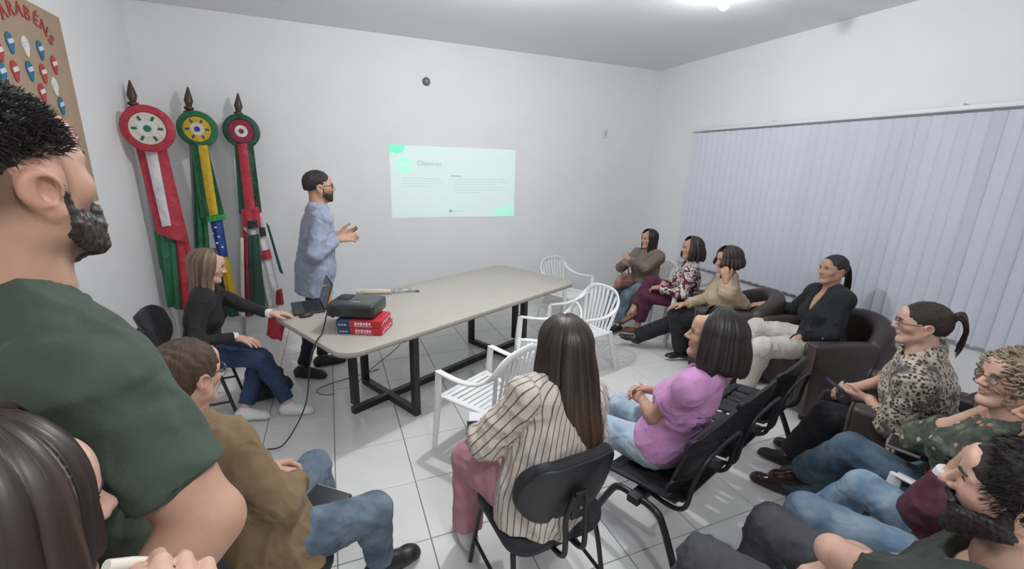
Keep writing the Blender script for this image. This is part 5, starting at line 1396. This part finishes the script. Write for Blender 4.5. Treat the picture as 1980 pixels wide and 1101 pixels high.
P = Person('woman in a beige sweater resting her chin on her hand', at(1408, 504, Y=2.87), A(3.45, 2.94, .50), 136, (160, -4, 0), s=.97, fem=True, girth=1.12, skin=SKIN_M, hv=.005, vox=.011,
    hands={1: dict(w=at(1327, 588, z=.62), d=A(-.7, .55, -.15), n=A(0, 0, -1), curl=.25, spread=1.2, pole=A(.2, .2, -1)), -1: dict(w=at(1404, 545, Y=2.76), e=at(1436, 588, Y=2.74), d=A(-.1, .2, .9), n=A(.5, .6, -.1), curl=.75)},
    feet={1: dict(a=at(1228, 652, z=.12), toe=150, pitch=18, pole=A(0, .3, 1)), -1: dict(a=at(1318, 680, z=.09), toe=165, pole=A(-.4, .3, .9))}, seed=22)
P.build_body(); P.brows(H_dark)
P.top(fabric('sweater_beige', (.46, .36, .24)), 'long', .022, .08, 'crew', .010, 'beige_sweater', ff=17)
P.bottom(fabric('trousers_black', (.011, .011, .014)), .016, .95, .018); P.shoes(M_shoeB, M_soleW)
P.loft(H_dark, .085, 36, part=.0, pinch=-.01, front=.8, ragged=.08, grow=.016, spread=.012, swell=.008)
P.cap(H_dark, .012, .075, .0, name='fringe')
armchair(3.70, 2.12, 160, 'dark brown tub armchair under the woman in black')
P = Person('woman in a black blazer and white trousers in a tub armchair', at(1610, 522, Y=2.2), A(3.70, 2.16, .51), 156, (166, 2, 0), s=1.0, fem=True, girth=1.15, skin=SKIN_M, hv=.0045, vox=.0115,
    hands={1: dict(w=at(1478, 588, z=.70), d=A(-.9, .4, -.1), n=A(0, 0, -1), curl=.3, pole=A(.4, .4, -.8)), -1: dict(w=at(1545, 652, z=.62), d=A(-.85, .1, -.4), n=A(0, .3, -.9), curl=.45, pole=A(.6, -.5, -.6))},
    feet={1: dict(a=A(3.26, 2.56, .09), k=at(1462, 630, z=.55), toe=150), -1: dict(a=A(3.18, 2.36, .09), k=at(1472, 672, z=.54), toe=155)}, seed=25)
P.vneck = .012
P.build_body(); P.brows(H_black)
bl = P.top(fabric('blazer_black', (.012, .013, .017)), 'long', .024, .10, 'v', .008, 'black_blazer', vdeep=.20)
P.bottom(fabric('trousers_offwhite', (.62, .57, .51)), .016, .95, .01); P.shoes(M_shoeB, M_soleB, 'flat')
P.cap(H_black, .008, .062, -.045, .0, .0015, 200); P.tail(H_black, (0, -.10, .01), .26, .032, (0, -.01), 3)
cd = MB(); q = P.T(0, 0, 0); b_ = P.base
cd.tube(spline([at(1528, 655, Y=2.12)-b_, at(1536, 648, Y=2.1)-b_, at(1560, 640, Y=2.08)-b_, at(1566, 632, Y=2.08)-b_], 4), .006, n=6); cd.build('bag_strap', M_black, P.e)
MB().lathe([(.012, 0), (.012, .004), (.006, .006)], P.elb[-1]+(P.wr[-1]-P.elb[-1])*.5-P.base+A(-.01, -.065, .0), 12, np.array([[1, 0, 0], [0, 0, -1], [0, 1, 0.]])).build('sleeve_button', mat('steel', (.6, .6, .6), .3, metal=1.), bl)

def leopard(nt, vec):
    v = tex(nt, 'Voronoi', vec, 60); n = tex(nt, 'Noise', vec, 9, Detail=2)
    base = ramp(nt, n.outputs[0], [(.36, (.10, .085, .075)), (.46, (.42, .35, .27)), (.60, (.55, .48, .39)), (.68, (.22, .18, .15))])
    return mixc(nt, ramp(nt, v.outputs[0], [(.36, (1, 1, 1)), (.52, (0, 0, 0))]), base, (.045, .036, .036))
armchair(3.03, 1.06, 112, 'dark brown tub armchair under the leopard print blouse')
P = Person('woman with glasses and ponytail in a leopard print blouse', at(1782, 628, z=1.145), A(2.95, 1.09, .51), 114, (124, -2, 0), s=.97, fem=True, girth=1.22, skin=SKIN_L, hv=.0045, vox=.0095, belly=.4,
    hands={1: dict(w=at(1660, 748, z=.66), d=A(-.6, .5, -.2), n=A(.2, -.2, -.9), curl=.55, pole=A(.6, .2, -.8)), -1: dict(w=at(1680, 772, z=.64), d=A(-.35, .75, -.05), n=A(.5, .3, .4), curl=.55, pole=A(-.5, -.6, -.6))},
    feet={1: dict(a=A(2.86, 1.62, .09), toe=110), -1: dict(a=A(2.66, 1.58, .09), toe=115)}, seed=28)
P.build_body(); P.brows(H_dark)
P.top(pattern('blouse_leopard', leopard), '34', .028, .08, 'crew', .010, 'leopard_blouse', arm_loose=.034)
P.bottom(MATS['trousers_black'], .022); P.shoes(M_shoeB, M_soleB); P.cap(H_dark, .009, .06, -.035, .0, .0018, 200); P.tail(H_dark, (0, -.108, .055), .17, .03, (0, 0), 5); P.glasses(M_frame)
ph = empty('mobile_phone', at(1622, 750, z=.66), 'dark blue mobile phone in the hands of the leopard blouse wearer', 'phone'); ph.rotation_euler = (.5, .2, .5)
MB().box((0, 0, 0), (.075, .15, .010), bev=.004).build('case', mat('phone_blue', (.03, .03, .12), .3), ph); MB().box((0, 0, .0055), (.068, .14, .001)).build('screen', M_black, ph)

def greenfloral(nt, vec):
    v = tex(nt, 'Voronoi', vec, 22); n = tex(nt, 'Noise', vec, 20, Detail=3)
    base = ramp(nt, n.outputs[0], [(.35, (.018, .030, .022)), (.55, (.055, .075, .05)), (.68, (.15, .16, .12))])
    sp = mixc(nt, ramp(nt, v.outputs[0], [(.14, (1, 1, 1)), (.22, (0, 0, 0))]), base, (.42, .17, .09)); v2 = tex(nt, 'Voronoi', vec, 13)
    return mixc(nt, ramp(nt, v2.outputs[0], [(.10, (1, 1, 1)), (.16, (0, 0, 0))]), sp, (.5, .33, .28))
P = Person('older woman with curly grey-blond hair in a green floral top', at(1962, 738, z=1.14), A(2.45, .70, .52), 106, (146, 4, 0), s=.98, fem=True, girth=1.12, skin=SKIN_L, hv=.0042, vox=.0095,
    hands={-1: dict(w=at(1908, 795, z=.99), e=at(1778, 850, z=.75), d=A(.35, -.1, .6), n=A(.5, -.3, .6), curl=.12), 1: dict(w=A(2.50, .93, .68), d=A(-.8, .3, -.1), n=A(0, 0, -1), curl=.5)},
    feet={-1: dict(a=at(1552, 912, z=.24), toe=128, pitch=-12, pole=A(-.3, .3, 1)), 1: dict(a=A(2.40, 1.42, .09), toe=118, pole=A(0, .6, .9))}, seed=31)
P.build_body(); P.brows(H_grey)
P.top(pattern('top_green_floral', greenfloral), '34', .030, .10, 'crew', .010, 'green_floral_top', arm_loose=.030)
P.bottom(J_teal, .016, .96, .012); P.shoes(M_shoeBr, M_soleB)
P.cap(H_grey, .014, .055, -.03, .004, .005, 70); P.curls(H_grey, 330, .011, .0042, 2.0, .06, .07, -.05, .014, 6); P.glasses(mat('glasses_brown', (.12, .06, .03), .3))
put_chair(2.54, .76, 106, 'white plastic armchair under the curly-haired woman')
ph = empty('tablet', at(1750, 862, z=.70), 'grey tablet lying on the lap of the curly-haired woman', 'tablet'); ph.rotation_euler = (.0, .1, .35)
MB().box((0, 0, 0), (.18, .12, .012), bev=.004).build('case', mat('tablet_grey', (.16, .14, .15), .4), ph); MB().box((0, 0, .0065), (.165, .105, .001)).build('screen', M_black, ph)

P = Person('person in a maroon sweater and torn light jeans behind the bearded man', A(2.02, .42, 1.17), A(2.0, .52, .52), 98, (100, 0, 0), s=1.02, fem=False, girth=1.05, skin=SKIN_M, hv=.0055, vox=.0115,
    hands={-1: dict(w=at(1836, 922, z=.86), d=A(.6, -.1, .6), n=A(0, -.8, .2), curl=.5, e=at(1780, 990, z=.68)), 1: dict(w=A(2.05, .50, .82), d=A(-.8, .0, .1), n=A(0, -.9, 0), curl=.5, pole=A(.8, .2, -.6))},
    feet={1: dict(a=A(2.14, 1.17, .09), k=at(1672, 945, z=.53), toe=95), -1: dict(a=A(1.66, 1.0, .09), k=at(1560, 990, z=.52), toe=110)}, seed=34)
P.shave = ((.4, .35, .33), .6)
P.build_body(); P.top(fabric('sweater_maroon', (.075, .014, .03)), 'long', .024, .10, 'crew', .009, 'maroon_sweater', cuff=MATS['cuff_white'], ff=18)
P.bottom(J_light, .012); P.shoes(M_shoeB, M_soleB); P.cap(H_dark, .012)
c = at(1597, 983, z=.60)
put_chair(2.13, .46, 98, 'white plastic armchair under the maroon sweater')

# ------------------------------------------------------------------ bearded man in front
P = Person('bearded man in a dark green T-shirt with folded arms at lower right', at(1972, 962, z=1.18), A(1.43, .45, .53), 102, (108, 0, 0), s=1.04, fem=False, girth=1.06, skin=SKIN_L, hv=.0035, vox=.0095,
    hands={-1: dict(w=at(1725, 1105, z=.66), e=at(1612, 1068, z=.76), d=A(.8, -.2, -.3), n=A(0, .4, -.8), curl=.5), 1: dict(w=at(1630, 1098, z=.70), d=A(-.7, .3, -.4), n=A(-.1, .1, -.9), curl=.35, pole=A(.6, .1, -.9), vox=.0044)},
    feet={1: dict(a=A(1.52, .98, .09), k=at(1495, 1020, z=.52), toe=100), -1: dict(a=A(1.12, .98, .09), k=at(1362, 1085, z=.52), toe=105)}, seed=37)
P.shave = ((.25, .2, .18), .7); P.stub = ((.2, .16, .15), .8)
P.build_body(); P.brows(H_black, 1.3)
P.top(fabric('tshirt_dark_green', (.028, .036, .030)), 'short', .016, .08, 'wide', .008, 'dark_green_tshirt', vox=.007)
P.bottom(fabric('trousers_grey', (.060, .060, .068)), .020, .94, fold=.008); P.shoes(M_shoeB, M_soleB)
P.cap(H_black, .015, .062, -.03, .003, .004, 90); P.tufts(H_black, 3000, .016, .0012, .055, -.02, (0, .35, -.2), 9, grow=.011); P.beard(H_black, th=1.2, chin=.02)
padded_chair(1.43, .40, 102, 'black padded chair under the bearded man')

# ------------------------------------------------------------------ man in green, standing in front
hd = at(-14, 352, t=1.0)
P = Person('bearded man in a green T-shirt standing at the left edge', hd, A(hd[0]-.05, hd[1]-.02, 1.03), 44, (66, 10, 0), s=1.03, shoulder=(-.04, -.02), fem=False, girth=1.0, skin=SKIN_M, hv=.0032, vox=.007, hs=1.12,
    hands={1: dict(w=at(255, 1185, t=.92), e=at(405, 1006, t=.88), d=A(-.6, .5, -.3), n=A(-.4, .2, -.3), curl=.5), -1: dict(w=hd+A(-.30, .22, -.70), d=A(.2, .1, -1), n=A(1, -.2, 0), curl=.4, pole=A(-.7, .3, -.2))},
    feet={1: dict(a=A(hd[0]+.06, hd[1]-.08, .09), toe=55, pole=A(.3, .8, 0)), -1: dict(a=A(hd[0]-.14, hd[1]+.06, .09), toe=70, pole=A(.3, .8, 0))}, seed=40)
P.shave = ((.16, .14, .15), .75); P.stub = ((.22, .18, .17), .75)
P.build_body(); P.brows(H_black, 1.2)
P.top(fabric('tshirt_green', (.042, .064, .044)), 'short', .020, .16, 'crew', .009, 'green_tshirt', vox=.007, ff=16, arm_loose=.021, slen=.74)
P.bottom(fabric('trousers_charcoal', (.03, .03, .034)), .014, vox=.013); P.shoes(M_shoeB, M_soleB)
P.cap(H_black, .009, .062, .016, -.004, .0025, 130, top_=.010); P.tufts(H_black, 5200, .012, .0010, .066, .034, (0, .2, -.05), 12, grow=.007, spread=.9); P.beard(H_dark, th=.9)

# ------------------------------------------------------------------ dark-haired woman at the lower left
hd = at(-36, 1052, t=.78)
P = Person('dark-haired woman at the lower left corner, hand raised to her chin', hd, A(hd[0]-.06, hd[1]-.10, .86), 50, (45, -6, 0), s=.97, fem=True, girth=1.0, skin=SKIN_L, hv=.0035, vox=.011,
    hands={1: dict(w=at(372, 1318, t=.69), d=A(.02, .1, 1), n=A(-.35, .8, -.2), curl=[.75, .8, .85, .9], pole=A(.5, -.4, -1), vox=.0038), -1: dict(w=hd+A(-.02, .18, -.34), d=A(.5, -.1, .5), n=A(0, -1, 0), curl=.5)},
    feet={1: dict(a=A(hd[0]+.02, hd[1]-.12, .09), toe=50, pole=A(.5, .6, 0)), -1: dict(a=A(hd[0]-.14, hd[1]-.0, .09), toe=55, pole=A(.5, .6, 0))}, seed=43)
P.build_body(); P.brows(H_dark)
P.top(fabric('blouse_charcoal', (.03, .03, .035)), 'long', .016, .12, 'crew', .007, 'charcoal_blouse')
P.bottom(MATS['trousers_black'], .012); P.shoes(M_shoeB, M_soleB)
P.loft(H_dark, .26, 44, part=.0, pinch=.01, grow=.014, ragged=.05, nth=420, thick=.02, front=.25)
q0, q1 = at(205, 1096, t=.64), at(300, 1090, t=.67)
st = MB().tube([q0, (q0+q1)/2+A(0, 0, .002), q1], .0062, n=10).build('white_pen', mat('pen_cream', (.72, .66, .56), .4)); tag(st, 'cream pen held before the chin at the lower left', 'pen')

# black bag beside the laptop woman
hb = empty('handbag', (-.58, 3.66, 0), 'black handbag on the floor beside the laptop woman', 'handbag', rz=.3)
V_, Q_ = SDF().rc((-.13, 0, .10), (.13, 0, .10), .10, k=.03, ax=A(0, 1, 0), fl=.7).rc((-.10, 0, .26), (.10, 0, .26), .06, k=.05, ax=A(0, 1, 0), fl=.6).cut((0, 0, 0), (0, 0, -1)).mesh(.009); V_ = folds(V_, Q_, 9, .006, 30)
hb.scale = (.8, .8, .8); np_mesh('bag_body', V_, Q_, M_padb, hb)
MB().tube(spline([(-.08, 0, .30), (-.05, .01, .44), (.05, .01, .44), (.08, 0, .30)], 6), .009, n=8).build('handle', M_black, hb)
